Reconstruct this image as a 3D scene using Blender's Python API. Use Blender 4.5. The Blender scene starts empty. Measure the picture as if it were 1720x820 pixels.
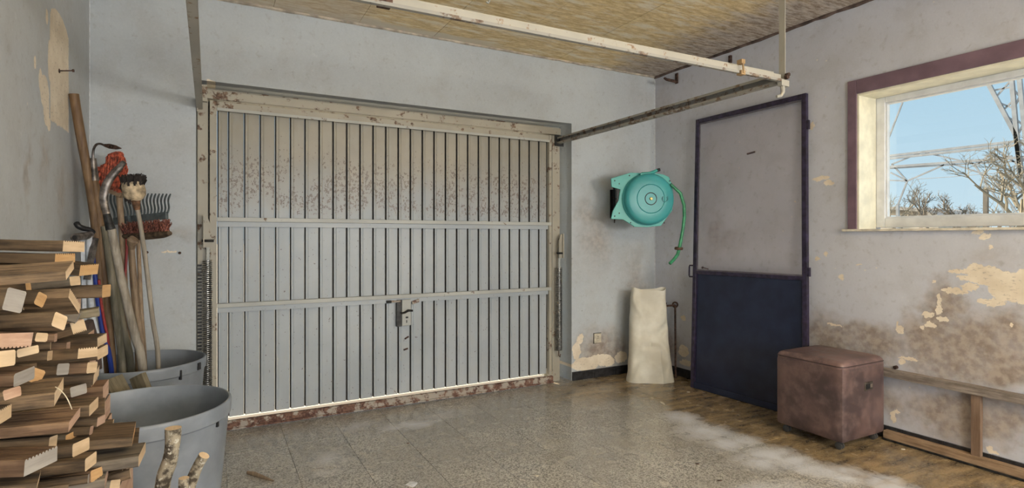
import bpy, bmesh, math, random
from mathutils import Vector, Matrix, noise
random.seed(7)
scn = bpy.context.scene
C = scn.collection

# ---------------------------------------------------------------- camera
F = 933.0; TH = math.radians(28.3); H0 = 399.0; HC = 1.2
cam_d = bpy.data.cameras.new('camera'); cam = bpy.data.objects.new('camera', cam_d); C.objects.link(cam)
cam.location = (0, 0, HC); cam.rotation_euler = (math.radians(90), 0, -TH)
cam_d.sensor_width = 36; cam_d.lens = F/1720*36; cam_d.shift_y = -11/1720; cam_d.clip_start = .02; cam_d.clip_end = 400
scn.camera = cam
scn.view_settings.view_transform = 'Standard'; scn.view_settings.look = 'None'
scn.view_settings.exposure = -0.04; scn.view_settings.gamma = 1.0
try: scn.view_settings.use_curve_mapping = False
except Exception: pass

# ---------------------------------------------------------------- sky, sun, daylight
SKY = 1.15; REAR_W = 92; FILL_DOWN_W = 32; FILL_W = 74; SUN_W = 14.0
w = bpy.data.worlds.new('World'); scn.world = w; w.use_nodes = True
nt = w.node_tree; nt.nodes.clear()
tc = nt.nodes.new('ShaderNodeTexCoord'); sp = nt.nodes.new('ShaderNodeSeparateXYZ'); cr = nt.nodes.new('ShaderNodeValToRGB')
bg = nt.nodes.new('ShaderNodeBackground'); out = nt.nodes.new('ShaderNodeOutputWorld')
nt.links.new(tc.outputs['Generated'], sp.inputs[0]); nt.links.new(sp.outputs['Z'], cr.inputs[0])
cr.color_ramp.elements[0].position = 0.0; cr.color_ramp.elements[0].color = (.62, .79, .88, 1)
cr.color_ramp.elements[1].position = 0.30; cr.color_ramp.elements[1].color = (.36, .60, .78, 1)
e = cr.color_ramp.elements.new(1.0); e.color = (.20, .42, .70, 1)
nt.links.new(cr.outputs[0], bg.inputs[0]); bg.inputs[1].default_value = SKY; nt.links.new(bg.outputs[0], out.inputs[0])

def area(name, loc, rot, sx, sy, power, col):
    l = bpy.data.lights.new(name, 'AREA'); l.shape = 'RECTANGLE'; l.size = sx; l.size_y = sy; l.energy = power; l.color = col
    o = bpy.data.objects.new(name, l); C.objects.link(o); o.location = loc; o.rotation_euler = rot
    return o
R90 = math.radians(90)
sun = bpy.data.lights.new('sun', 'SUN'); sun.energy = SUN_W; sun.angle = .01; sun.color = (1, .82, .58)
so = bpy.data.objects.new('sun', sun); C.objects.link(so); so.location = (1, 12, 8)
so.rotation_euler = Vector((-.22, 1.0, .62)).to_track_quat('Z', 'Y').to_euler()
# daylight entering by the rear window (behind the camera), ambient fill added at the rear doorway
area('rear_window_daylight', (2.75, -2.52, 1.48), (R90, 0, 0), 1.15, .55, REAR_W, (1.0, .955, .88))
area('rear_doorway_fill', (.70, -2.52, 1.1), (R90, 0, 0), 1.5, 2.1, FILL_W, (.93, .96, 1.0))
# fill lights added behind the viewer to brighten room and ceiling
area('ceiling_fill_down', (1.6, -.75, 2.40), (0, 0, 0), 1.3, .12, FILL_DOWN_W, (1.0, .95, .86))
area('ceiling_fill_up', (1.6, -.75, 2.44), (math.radians(180), 0, 0), 1.3, .12, 75, (1.0, .90, .70))

# ---------------------------------------------------------------- pixel measuring helpers (points on known planes)
_s, _c = math.sin(TH), math.cos(TH)
def ray(u, v):
    r = (u-860)/F
    return Vector((_s+r*_c, _c-r*_s, (H0-v)/F))
CAM = Vector((0, 0, HC))
def at(u, v, t): return CAM+ray(u, v)*t
def onX(u, v, X): d = ray(u, v); return CAM+d*(X/d.x)
def onY(u, v, Y): d = ray(u, v); return CAM+d*(Y/d.y)
def onZ(u, v, Z): d = ray(u, v); return CAM+d*((Z-HC)/d.z)

XL, XR, YB, YR, ZC = -.609, 3.565, 3.86, -2.6, 2.67

# ---------------------------------------------------------------- material helpers
def newmat(name):
    m = bpy.data.materials.new(name); m.use_nodes = True
    t = m.node_tree; t.nodes.clear()
    o = t.nodes.new('ShaderNodeOutputMaterial'); b = t.nodes.new('ShaderNodeBsdfPrincipled')
    t.links.new(b.outputs[0], o.inputs[0])
    return m, t, b
class N:
    """small node-graph helper"""
    def __init__(s, t): s.t = t
    def put(s, sock, v):
        if v is None: return
        if hasattr(v, 'is_linked') or hasattr(v, 'links'): s.t.links.new(v, sock)
        elif isinstance(v, (tuple, list)) and len(v) == 3 and sock.type == 'RGBA': sock.default_value = (*v, 1)
        else: sock.default_value = v
    def math(s, op, a, b=None, c=None, clamp=False):
        n = s.t.nodes.new('ShaderNodeMath'); n.operation = op; n.use_clamp = clamp
        for i, v in enumerate((a, b, c)): s.put(n.inputs[i], v)
        return n.outputs[0]
    def vmath(s, op, a, b=None):
        n = s.t.nodes.new('ShaderNodeVectorMath'); n.operation = op
        s.put(n.inputs[0], a); s.put(n.inputs[1], b)
        return n.outputs['Value'] if op in ('LENGTH', 'DISTANCE', 'DOT_PRODUCT') else n.outputs[0]
    def pos(s): return s.t.nodes.new('ShaderNodeNewGeometry').outputs['Position']
    def objc(s): return s.t.nodes.new('ShaderNodeTexCoord').outputs['Object']
    def rnd(s): return s.t.nodes.new('ShaderNodeObjectInfo').outputs['Random']
    def xyz(s, v):
        n = s.t.nodes.new('ShaderNodeSeparateXYZ'); s.t.links.new(v, n.inputs[0]); return n.outputs
    def comb(s, x, y, z):
        n = s.t.nodes.new('ShaderNodeCombineXYZ')
        for i, v in enumerate((x, y, z)): s.put(n.inputs[i], v)
        return n.outputs[0]
    def noise(s, vec, scale, detail=4, rough=.55, col=False):
        n = s.t.nodes.new('ShaderNodeTexNoise'); s.put(n.inputs['Vector'], vec)
        n.inputs['Scale'].default_value = scale; n.inputs['Detail'].default_value = detail; n.inputs['Roughness'].default_value = rough
        return n.outputs[1 if col else 0]
    def voro(s, vec, scale):
        n = s.t.nodes.new('ShaderNodeTexVoronoi'); s.put(n.inputs['Vector'], vec); n.inputs['Scale'].default_value = scale
        return n.outputs
    def ramp(s, f, a, b, smooth=True, lo=0.0, hi=1.0):
        n = s.t.nodes.new('ShaderNodeMapRange'); n.interpolation_type = 'SMOOTHSTEP' if smooth else 'LINEAR'
        s.put(n.inputs[0], f); s.put(n.inputs[1], a); s.put(n.inputs[2], b); n.inputs[3].default_value = lo; n.inputs[4].default_value = hi
        return n.outputs[0]
    def mix(s, f, a, b, mode='MIX'):
        n = s.t.nodes.new('ShaderNodeMix'); n.data_type = 'RGBA'; n.blend_type = mode
        s.put(n.inputs[0], f); s.put(n.inputs[6], a); s.put(n.inputs[7], b)
        return n.outputs[2]
    def bump(s, h, strength, dist, b):
        n = s.t.nodes.new('ShaderNodeBump'); n.inputs['Strength'].default_value = strength; n.inputs['Distance'].default_value = dist
        s.t.links.new(h, n.inputs['Height']); s.t.links.new(n.outputs[0], b.inputs['Normal'])

def plain(name, col, rough=.5, metal=0, var=.12, scale=30, bump=0, bscale=None):
    m, t, b = newmat(name); n = N(t)
    p = n.objc(); f = n.noise(p, scale, 5)
    c2 = tuple(max(0, c*(1-var*2.2)) for c in col); c1 = tuple(min(1, c*(1+var)) for c in col)
    n.put(b.inputs['Base Color'], n.mix(n.ramp(f, .3, .7), c2, c1))
    b.inputs['Roughness'].default_value = rough; b.inputs['Metallic'].default_value = metal
    if bump: n.bump(n.noise(p, bscale or scale*3, 4), bump, .002, b)
    return m

def rusty(name, paint, amount=.5, rough=.5, rust=(.085, .05, .035), rust2=(.22, .145, .10), scale=14, zlow=None, base='pos'):
    m, t, b = newmat(name); n = N(t)
    p = n.pos()
    f = n.noise(p, scale, 8, .68); g = n.noise(p, scale*3.1, 6, .6); h = n.noise(p, 3, 3)
    rc = n.mix(n.ramp(g, .35, .65), rust, rust2)
    pc = n.mix(n.ramp(h, .3, .7), tuple(c*.82 for c in paint), paint)
    k = n.math('ADD', n.math('MULTIPLY', f, .75), n.math('MULTIPLY', h, .25))
    msk = n.ramp(k, 1-amount-.03, 1-amount+.03)
    n.put(b.inputs['Base Color'], n.mix(msk, pc, rc))
    n.put(b.inputs['Roughness'], n.ramp(msk, 0, 1, True, rough, .85))
    n.bump(n.math('ADD', n.math('MULTIPLY', msk, -.4), n.math('MULTIPLY', g, .3)), .4, .002, b)
    return m

def blobmask(n, a, bb, blobs, amp1=.05, amp2=.02, seed=0.0, soft=0.0, s1=11, s2=45):
    """irregular patches on a wall: a, bb are the two wall coordinates; blobs = (ca, cb, ra, rb[, 'r'])"""
    v = n.comb(a, bb, seed)
    d1 = n.vmath('SUBTRACT', n.noise(v, s1, 3, .6, True), (.5, .5, .5)); d2 = n.vmath('SUBTRACT', n.noise(v, s2, 4, .6, True), (.5, .5, .5))
    v2 = n.vmath('ADD', v, n.vmath('ADD', n.vmath('MULTIPLY', d1, (amp1,)*3), n.vmath('MULTIPLY', d2, (amp2,)*3)))
    res = None
    for bl in blobs:
        ca, cb, ra, rb = bl[:4]
        q = n.vmath('MULTIPLY', n.vmath('SUBTRACT', v2, (ca, cb, seed)), (1/ra, 1/rb, 0))
        if len(bl) > 4 and bl[4] == 'r':
            x = n.xyz(n.vmath('ABSOLUTE', q)); l = n.math('MAXIMUM', x[0], x[1])
        else: l = n.vmath('LENGTH', q)
        st = bl[5] if len(bl) > 5 else 1.0
        val = n.math('MULTIPLY', n.math('SUBTRACT', 1.0, l), st)
        res = val if res is None else n.math('MAXIMUM', res, val)
    return n.ramp(res, 0.0, soft) if soft else n.ramp(res, -.01, .04)

def wallmat(name, ax, peels, dirt, paint=(.50, .545, .60), paint2=(.42, .45, .49), lowz=.5, lowamt=.5, seed=1.0, amp=(.05, .02)):
    m, t, b = newmat(name); n = N(t)
    p = n.pos(); x = n.xyz(p); a = x[ax]; z = x[2]
    big = n.noise(p, 1.3, 4); med = n.noise(p, 5, 6, .6); fine = n.noise(p, 90, 3)
    col = n.mix(n.ramp(big, .3, .7), paint2, paint)
    col = n.mix(n.math('MULTIPLY', n.ramp(med, .45, .75), .30), col, (.36, .35, .33))
    col = n.mix(n.math('MULTIPLY', n.ramp(fine, .35, .75), .12), col, (.72, .73, .75))
    m2 = n.noise(p, 21, 7, .7); col = n.mix(n.math('MULTIPLY', n.ramp(m2, .54, .70), .35), col, (.30, .285, .27)); col = n.mix(n.math('MULTIPLY', n.ramp(m2, .40, .28), .25), col, (.74, .75, .77))
    # scattered specks and scuffs
    vo = n.voro(p, 9); sp = n.ramp(n.math('ADD', vo['Distance'], n.math('MULTIPLY', n.noise(p, 120, 2), .05)), .075, .055)
    spk = n.math('MULTIPLY', sp, n.ramp(n.xyz(vo['Color'])[0], .72, .76))
    col = n.mix(n.math('MULTIPLY', spk, .75), col, (.16, .13, .11))
    vo2 = n.voro(p, 16); sp2 = n.ramp(vo2['Distance'], .11, .07)
    spk2 = n.math('MULTIPLY', sp2, n.ramp(n.xyz(vo2['Color'])[1], .86, .89))
    col = n.mix(n.math('MULTIPLY', spk2, .55), col, (.80, .74, .62))
    # damp dirt
    if dirt:
        dm = blobmask(n, a, z, dirt, .30, .10, seed+3, .75, 4, 16)
        dn = n.math('MULTIPLY', dm, n.ramp(n.noise(p, 7, 6, .65), .28, .62, True, .55, .92))
        col = n.mix(dn, col, n.mix(n.ramp(n.noise(p, 26, 5), .35, .65), (.245, .19, .15), (.40, .33, .27)))
    if peels:
        pm = blobmask(n, a, z, peels, amp[0], amp[1], seed)
        pc = n.mix(n.ramp(n.noise(p, 9, 5), .3, .7), (.70, .60, .46), (.84, .75, .61))
        pc = n.mix(n.math('MULTIPLY', n.ramp(n.noise(n.vmath('MULTIPLY', p, (1, 1, 3)), 45, 3), .60, .68), .5), pc, (.36, .30, .24))
        col = n.mix(pm, col, pc)
        hgt = n.math('ADD', n.math('MULTIPLY', pm, -1.0), n.math('MULTIPLY', med, .5))
    else: hgt = med
    n.put(b.inputs['Base Color'], col); b.inputs['Roughness'].default_value = .75
    n.bump(hgt, .45, .004, b)
    return m

def woodmat(name, dark, light, rough=.8, along=0, scale=1.0, bump=.4, endtone=None):
    m, t, b = newmat(name); n = N(t)
    o = n.vmath('ADD', n.objc(), n.comb(n.math('MULTIPLY', n.rnd(), 17.0), n.math('MULTIPLY', n.rnd(), 5.0), 0.0))
    sc = [26.0, 26.0, 26.0]; sc[along] = 2.2
    q = n.vmath('MULTIPLY', o, tuple(k*scale for k in sc))
    g = n.noise(q, 2.2, 6, .65); k = n.noise(o, 14*scale, 4)
    f = n.math('ADD', n.math('MULTIPLY', g, .75), n.math('MULTIPLY', k, .25))
    col = n.mix(n.ramp(f, .34, .66), dark, light)
    col = n.mix(n.math('MULTIPLY', n.rnd(), .45), col, tuple(c*.9 for c in dark))
    n.put(b.inputs['Base Color'], col); b.inputs['Roughness'].default_value = rough
    n.bump(g, bump, .003, b)
    return m

# ---------------------------------------------------------------- mesh helpers
class MB:
    def __init__(s): s.v = []; s.f = []; s.m = []; s.mi = 0
    def add(s, vs, fs, mi=None):
        o = len(s.v); s.v += [Vector(p) for p in vs]
        for f in fs: s.f.append([i+o for i in f]); s.m.append(s.mi if mi is None else mi)
        return s
    def obb(s, c, ax, h, mi=None):
        c = Vector(c); X, Y, Z = [Vector(a) for a in ax]
        vs = [c+X*(h[0]*i)+Y*(h[1]*j)+Z*(h[2]*k) for i in (-1, 1) for j in (-1, 1) for k in (-1, 1)]
        fs = [(0, 1, 3, 2), (4, 6, 7, 5), (0, 4, 5, 1), (2, 3, 7, 6), (0, 2, 6, 4), (1, 5, 7, 3)]
        return s.add(vs, fs, mi)
    def box(s, x0, x1, y0, y1, z0, z1, mi=None):
        return s.obb(((x0+x1)/2, (y0+y1)/2, (z0+z1)/2), ((1, 0, 0), (0, 1, 0), (0, 0, 1)), ((x1-x0)/2, (y1-y0)/2, (z1-z0)/2), mi)
    def beam(s, a, b, wd, hd, up=(0, 0, 1), mi=None):
        a = Vector(a); b = Vector(b); d = (b-a); L = d.length; d.normalize(); up = Vector(up)
        sd = d.cross(up)
        if sd.length < 1e-4: sd = d.cross(Vector((1, 0, 0)))
        sd.normalize(); u2 = sd.cross(d)
        return s.obb((a+b)/2, (d, sd, u2), (L/2, wd/2, hd/2), mi)
    def tube(s, pts, rad, seg=10, mi=None, cap=True, flat=None):
        pts = [Vector(p) for p in pts]; n = len(pts)
        rad = list(rad) if isinstance(rad, (list, tuple)) else [rad]*n
        if len(rad) != n:
            m_ = len(rad)-1; q_ = [i*m_/(n-1) for i in range(n)]; rad = [rad[min(int(q), m_-1)]*(1-(q-min(int(q), m_-1)))+rad[min(int(q), m_-1)+1]*(q-min(int(q), m_-1)) for q in q_]
        T = [(pts[min(i+1, n-1)]-pts[max(i-1, 0)]).normalized() for i in range(n)]
        ref = Vector((0, 0, 1)) if abs(T[0].z) < .9 else Vector((0, 1, 0))
        nn = (ref-T[0]*ref.dot(T[0])).normalized(); vs = []; fs = []
        for i in range(n):
            nn = (nn-T[i]*nn.dot(T[i])).normalized(); bn = T[i].cross(nn)
            for k in range(seg):
                a = 2*math.pi*k/seg; vs.append(pts[i]+(nn*math.cos(a)+bn*math.sin(a)*(flat or 1))*rad[i])
        for i in range(n-1):
            for k in range(seg):
                k2 = (k+1) % seg; fs.append((i*seg+k, i*seg+k2, (i+1)*seg+k2, (i+1)*seg+k))
        if cap: fs += [tuple(range(seg))[::-1], tuple((n-1)*seg+k for k in range(seg))]
        return s.add(vs, fs, mi)
    def lathe(s, prof, c=(0, 0, 0), ax=None, seg=40, mi=None, a0=0, a1=None):
        c = Vector(c); ax = ax or (Vector((1, 0, 0)), Vector((0, 1, 0)), Vector((0, 0, 1))); X, Y, Z = [Vector(q) for q in ax]
        vs = []; fs = []; n = len(prof)
        for k in range(seg):
            a = 2*math.pi*k/seg
            for r, z in prof: vs.append(c+(X*math.cos(a)+Y*math.sin(a))*r+Z*z)
        for k in range(seg):
            k2 = (k+1) % seg
            for i in range(n-1): fs.append((k*n+i, k2*n+i, k2*n+i+1, k*n+i+1))
        return s.add(vs, fs, mi)
    def prism(s, poly, origin, ax, d0, d1, mi=None):
        """poly of (a,b) in plane axes ax[0], ax[1], extruded along ax[2] from d0 to d1"""
        o = Vector(origin); X, Y, Z = [Vector(q) for q in ax]; n = len(poly)
        vs = [o+X*a+Y*b+Z*d0 for a, b in poly]+[o+X*a+Y*b+Z*d1 for a, b in poly]
        fs = [tuple(range(n))[::-1], tuple(range(n, 2*n))]+[(i, (i+1) % n, n+(i+1) % n, n+i) for i in range(n)]
        return s.add(vs, fs, mi)

ABS = {}
def obj(name, mb, mats, parent=None, smooth=False, bevel=0, loc=None, mesh=None):
    if mesh is None:
        if loc is None:
            lo = Vector([min(v[i] for v in mb.v) for i in range(3)]); hi = Vector([max(v[i] for v in mb.v) for i in range(3)])
            loc = Vector(((lo.x+hi.x)/2, (lo.y+hi.y)/2, lo.z))
        loc = Vector(loc)
        me = bpy.data.meshes.new(name); me.from_pydata([tuple(v-loc) for v in mb.v], [], mb.f)
        for m in (mats if isinstance(mats, (list, tuple)) else [mats]): me.materials.append(m)
        if any(mb.m): me.polygons.foreach_set('material_index', mb.m)
        bm = bmesh.new(); bm.from_mesh(me); bmesh.ops.recalc_face_normals(bm, faces=bm.faces); bm.to_mesh(me); bm.free()
        if smooth:
            me.polygons.foreach_set('use_smooth', [True]*len(me.polygons)); me.set_sharp_from_angle(angle=.7)
        me.update()
    else: me = mesh; loc = Vector(loc)
    o = bpy.data.objects.new(name, me); C.objects.link(o)
    ABS[o.name] = loc
    if parent is not None: o.parent = parent; o.location = loc-ABS[parent.name]
    else: o.location = loc
    if bevel:
        md = o.modifiers.new('bevel', 'BEVEL'); md.width = bevel; md.segments = 2; md.limit_method = 'ANGLE'; md.angle_limit = .6
    return o
def root(name, label, cat, loc, group=None, kind=None):
    o = bpy.data.objects.new(name, None); C.objects.link(o); o.location = loc; o.empty_display_size = .05
    ABS[o.name] = Vector(loc)
    return tag(o, label, cat, group, kind)
def tag(o, label=None, cat=None, group=None, kind=None):
    if label: o['label'] = label
    if cat: o['category'] = cat
    if group: o['group'] = group
    if kind: o['kind'] = kind
    return o

# ---------------------------------------------------------------- materials
def wb(lst, X=None, Y=None):
    """patches measured in the photograph: centre and half sizes -> wall coordinates"""
    r = []
    for q in lst:
        u, v, ru, rv = q[:4]
        f = (lambda a, b: onX(a, b, X)) if X is not None else (lambda a, b: onY(a, b, Y))
        i = 1 if X is not None else 0
        p = f(u, v); pa = f(u+ru, v); pb = f(u, v+rv)
        r.append((round(p[i], 4), round(p.z, 4), max(.004, abs(pa[i]-p[i])), max(.004, abs(pb.z-p.z)), *q[4:]))
    return r
peel_right = wb([(1655, 463, 34, 16), (1690, 482, 34, 26), (1720, 483, 26, 30), (1750, 480, 30, 30), (1640, 452, 16, 9), (1612, 456, 22, 4.5), (1622, 468, 14, 4),
    (1602, 489, 22, 5), (1628, 482, 14, 8), (1650, 505, 12, 5), (1668, 508, 22, 6), (1577, 505, 3.5, 14), (1575, 520, 5, 9), (1560, 530, 10, 4.5), (1584, 537, 9, 5),
    (1562, 546, 11, 5), (1549, 551, 5, 3.5), (1512, 554, 7, 6), (1508, 545, 2.5, 4), (1526, 602, 18, 3), (1515, 607, 7, 5), (1380, 300, 16, 4), (1391, 309, 9, 5), (1364, 212, 3.5, 8),
    (1372, 435, 5, 3), (1388, 425, 4, 4), (1412, 466, 5, 5), (1444, 445, 6, 1.5), (1640, 391, 12, 3), (1655, 397, 8, 5), (1663, 415, 4, 4), (1500, 700, 4, 10), (1506, 692, 5, 3), (1569, 474, 4, 2),
    (1699, 546, 4, 3), (1663, 754, 6, 4), (1668, 760, 9, 3), (1148, 535, 4, 4.5), (1148, 590, 9, 10), (1152, 610, 10, 6), (1400, 545, 14, 2), (1335, 340, 2, 2)], X=XR)
dirt_right = wb([(1620, 590, 190, 80, '', 1.6), (1450, 570, 120, 50, '', 1.3), (1700, 570, 90, 70, '', 1.3), (1580, 515, 60, 55, '', 1.1), (1390, 560, 60, 60, '', 1.0), (1620, 700, 160, 60, '', 1.3), (1500, 680, 60, 60, '', .8), (1120, 590, 60, 60, '', .7), (1200, 390, 30, 60, '', .45), (1230, 400, 60, 30, '', .35), (1680, 430, 60, 30, '', .3), (1450, 330, 60, 60, '', .22), (1112, 170, 26, 60, '', .3)], X=XR)
peel_back = wb([(1000, 605, 26, 8), (985, 612, 24, 12), (1018, 607, 14, 10), (1043, 600, 10, 9), (975, 570, 6, 8), (353, 140, 8, 5), (284, 423, 14, 1.5), (968, 590, 7, 16)], Y=YB)
dirt_back = wb([(1010, 590, 60, 60, '', .9), (1000, 400, 50, 90, '', .5), (985, 360, 30, 60, '', .45), (300, 395, 60, 22, '', .4), (1065, 480, 40, 110, '', .45), (1050, 290, 40, 60, '', .3), (190, 330, 70, 70, '', .22), (1075, 160, 40, 60, '', .25), (270, 440, 60, 60, '', .2)], Y=YB)
peel_left = [(3.18, 1.985, .175, .175, 'r'), (3.18, 1.86, .175, .16, 'r'), (3.27, 2.12, .08, .07), (3.16, 2.15, .15, .06), (3.0, 1.95, .03, .09), (2.92, 1.80, .07, .07), (2.86, 1.83, .03, .05), (2.95, 1.73, .045, .07), (2.78, 1.88, .018, .025), (2.96, 2.12, .02, .03), (2.99, 1.68, .03, .03)]
dirt_left = [(2.95, 1.5, .12, .22, '', .5), (2.7, 1.45, .08, .25, '', .5), (2.5, 1.6, .3, .5, '', .2), (3.2, 1.4, .12, .3, '', .45)]
M = {}
M['wall_right'] = wallmat('wall_paint_right', 1, peel_right, dirt_right, (.60, .615, .68), (.52, .53, .58), seed=2.3, amp=(.05, .035))
M['wall_back'] = wallmat('wall_paint_back', 0, peel_back, dirt_back, (.50, .54, .565), (.44, .475, .50), seed=5.1, amp=(.06, .03))
M['wall_left'] = wallmat('wall_paint_left', 1, peel_left, dirt_left, (.50, .53, .55), (.44, .465, .48), seed=7.7, amp=(.02, .018))
M['wall_rear'] = wallmat('wall_paint_rear', 0, [], [], seed=9.9)

# floor terrazzo
def floormat():
    m, t, b = newmat('terrazzo_tile'); n = N(t); p = n.pos(); x = n.xyz(p)
    rn = n.rnd()
    sp = n.voro(p, 165)['Color']; s2 = n.noise(p, 160, 3)
    big = n.noise(p, 2.2, 5, .6); med = n.noise(p, 9, 5, .6)
    sx = n.xyz(sp)
    base = n.mix(n.ramp(sx[0], .15, .85), (.185, .177, .163), (.56, .535, .485))
    base = n.mix(n.math('MULTIPLY', n.ramp(sx[1], .82, .86), .8), base, (.70, .67, .60))
    base = n.mix(n.math('MULTIPLY', n.ramp(big, .3, .7), .5), base, (.33, .30, .25))
    base = n.mix(n.math('MULTIPLY', rn, .22), base, (.20, .185, .165))
    # pale dusty bloom
    v = n.comb(x[0], x[1], 0.0)
    bl = [(2.68, 2.45, .26, .22), (2.68, 2.25, .26, .14), (2.66, 2.0, .30, .22), (2.74, 1.85, .18, .24), (2.80, 1.70, .20, .18), (2.75, 2.7, .2, .2), (.81, 3.58, .20, .12, '', .55), (.55, 3.13, .16, .18, '', .5), (.52, 2.93, .12, .1, '', .4), (1.35, 3.52, .26, .14, '', .45), (2.9, 1.5, .16, .2), (1.1, 3.45, .25, .1), (2.2, 1.7, .4, .2)]
    bm_ = blobmask(n, x[0], x[1], bl, .16, .06, 0.0, .8, 5, 22)
    bloom = n.math('MULTIPLY', bm_, n.ramp(med, .3, .6, True, .4, .9))
    # brown damp stain along the right-hand wall
    edge = n.math('ADD', n.math('ADD', x[0], n.math('MULTIPLY', n.ramp(n.noise(p, 19, 5, .7), .3, .7), .05)), n.math('MULTIPLY', n.math('SUBTRACT', n.noise(p, 4, 5, .65), .5), .34))
    st = n.ramp(edge, 2.80, 2.90)
    far = blobmask(n, x[0], x[1], [(2.75, 3.55, .75, .45), (3.1, 3.1, .5, .6)], .3, .1, 0.0, .7, 4, 14)
    st = n.math('MAXIMUM', st, n.math('MULTIPLY', far, .85))
    sc = n.mix(n.ramp(n.noise(n.vmath('MULTIPLY', p, (1.0, 3.0, 1.0)), 5, 6, .68), .30, .68), (.048, .030, .014), (.36, .25, .12))
    sc = n.mix(n.math('MULTIPLY', n.ramp(sx[0], .4, .9), .20), sc, (.40, .33, .22))
    base = n.mix(n.math('MULTIPLY', st, .92), base, sc)
    base = n.mix(bloom, base, (.66, .67, .71))
    # dull rust film in front of the door
    dr = n.math('MULTIPLY', n.ramp(x[1], 3.35, 3.85), n.ramp(med, .35, .65))
    base = n.mix(n.math('MULTIPLY', dr, .35), base, (.25, .19, .125))
    n.put(b.inputs['Base Color'], base)
    n.put(b.inputs['Roughness'], n.math('ADD', n.ramp(med, .3, .7, True, .15, .30), n.math('MULTIPLY', bloom, .3)))
    n.bump(s2, .06, .001, b)
    return m
M['tile'] = floormat()
def groutmat():
    m, t, b = newmat('grout'); n = N(t); p = n.pos(); x = n.xyz(p)
    pale = blobmask(n, x[0], x[1], [(2.7, 1.95, .5, .6), (.06, 3.2, .02, .7), (3.1, 1.7, .3, .5)], .1, .05, 0.0, .6, 5, 20)
    n.put(b.inputs['Base Color'], n.mix(pale, (.14, .125, .11), (.50, .48, .45))); b.inputs['Roughness'].default_value = .9
    return m
M['grout'] = groutmat()
# ceiling
def ceilmat():
    m, t, b = newmat('raw_ceiling_board'); n = N(t); p = n.pos(); x = n.xyz(p)
    q = n.vmath('MULTIPLY', p, (1.0, 4.2, 1.0))
    a = n.noise(q, 2.6, 7, .72); f = n.noise(q, 9, 8, .75); g = n.noise(q, 50, 4, .7)
    col = n.mix(n.ramp(f, .32, .68), (.54, .385, .175), (.90, .75, .45))
    col = n.mix(n.math('MULTIPLY', n.ramp(a, .48, .62), .85), col, (.88, .82, .68))
    col = n.mix(n.math('MULTIPLY', n.ramp(g, .55, .72), .4), col, (.30, .20, .10))
    # grey mould near the right-hand and back corner, pale plaster along the back wall
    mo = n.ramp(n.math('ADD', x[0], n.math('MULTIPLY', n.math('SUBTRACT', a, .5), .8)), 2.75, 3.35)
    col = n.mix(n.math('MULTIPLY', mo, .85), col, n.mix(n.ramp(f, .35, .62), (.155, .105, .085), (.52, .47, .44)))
    ed = n.ramp(n.math('ADD', x[1], n.math('MULTIPLY', n.math('SUBTRACT', a, .5), .25)), 3.72, 3.80)
    col = n.mix(n.math('MULTIPLY', ed, n.ramp(x[0], 2.2, 1.6)), col, (.66, .60, .49))
    lf = n.math('MULTIPLY', n.ramp(x[0], 1.0, .80), .7)
    col = n.mix(lf, col, n.mix(n.ramp(f, .35, .6), (.55, .42, .27), (.72, .66, .56)))
    n.put(b.inputs['Base Color'], col); b.inputs['Roughness'].default_value = .85
    n.bump(n.math('ADD', f, n.math('MULTIPLY', g, .4)), .6, .006, b)
    return m
M['ceiling'] = ceilmat()
# galvanised / painted door sheet with rust freckles
def sheetmat():
    m, t, b = newmat('door_sheet_paint'); n = N(t); p = n.pos(); x = n.xyz(p)
    big = n.noise(p, 2.0, 4); med = n.noise(n.vmath('MULTIPLY', p, (3, 3, 1)), 6, 5)
    bounce_tan = n.ramp(n.math('ADD', x[2], n.math('MULTIPLY', n.math('SUBTRACT', big, .5), .5)), 1.25, 1.85)  # ceiling bounce painted in: tan on the upper sheet, blue-grey below
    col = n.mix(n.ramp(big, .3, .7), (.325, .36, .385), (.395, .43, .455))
    col = n.mix(bounce_tan, col, n.mix(n.ramp(big, .3, .7), (.285, .265, .215), (.35, .325, .265)))
    col = n.mix(n.math('MULTIPLY', n.ramp(med, .5, .7), .25), col, (.36, .36, .33))
    band = n.math('MULTIPLY', n.ramp(x[2], 1.28, 1.42), n.ramp(x[2], 1.92, 1.62))
    area_ = n.ramp(n.noise(p, 4.1, 4, .65), .32, .56)
    dens = n.math('ADD', n.math('MULTIPLY', n.math('MULTIPLY', band, area_), .185), .0)
    low = n.math('MULTIPLY', n.ramp(x[2], 1.32, 1.15), .045)
    dens = n.math('ADD', dens, low)
    fl = n.noise(n.vmath('MULTIPLY', p, (1, 1, .7)), 75, 5, .62)
    thr = n.math('SUBTRACT', .715, dens)
    ms = n.math('GREATER_THAN', fl, thr)
    col = n.mix(n.math('MULTIPLY', ms, .85), col, (.13, .10, .085))
    tone = n.math('MULTIPLY', n.math('MULTIPLY', band, area_), .28)
    col = n.mix(tone, col, (.34, .30, .25))
    n.put(b.inputs['Base Color'], col); b.inputs['Roughness'].default_value = .42; b.inputs['Metallic'].default_value = .0
    n.bump(n.math('SUBTRACT', n.math('MULTIPLY', med, .3), ms), .25, .002, b)
    return m
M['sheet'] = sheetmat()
M['groove'] = plain('groove_shade_and_grime', (.10, .095, .085), .7)  # grime and the shade inside the grooves put into one dark colour
M['cream_steel'] = rusty('cream_painted_steel', (.40, .37, .30), .42, .45, scale=16)
M['grey_steel'] = rusty('grey_painted_steel', (.44, .45, .42), .38, .45, scale=20)
M['track_steel'] = rusty('track_steel', (.34, .33, .30), .45, .5, (.12, .08, .06), (.25, .19, .14), scale=18)
M['bar_steel'] = rusty('pale_bar_steel', (.43, .41, .355), .40, .45, (.20, .12, .07), (.38, .28, .18), scale=22)
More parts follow.
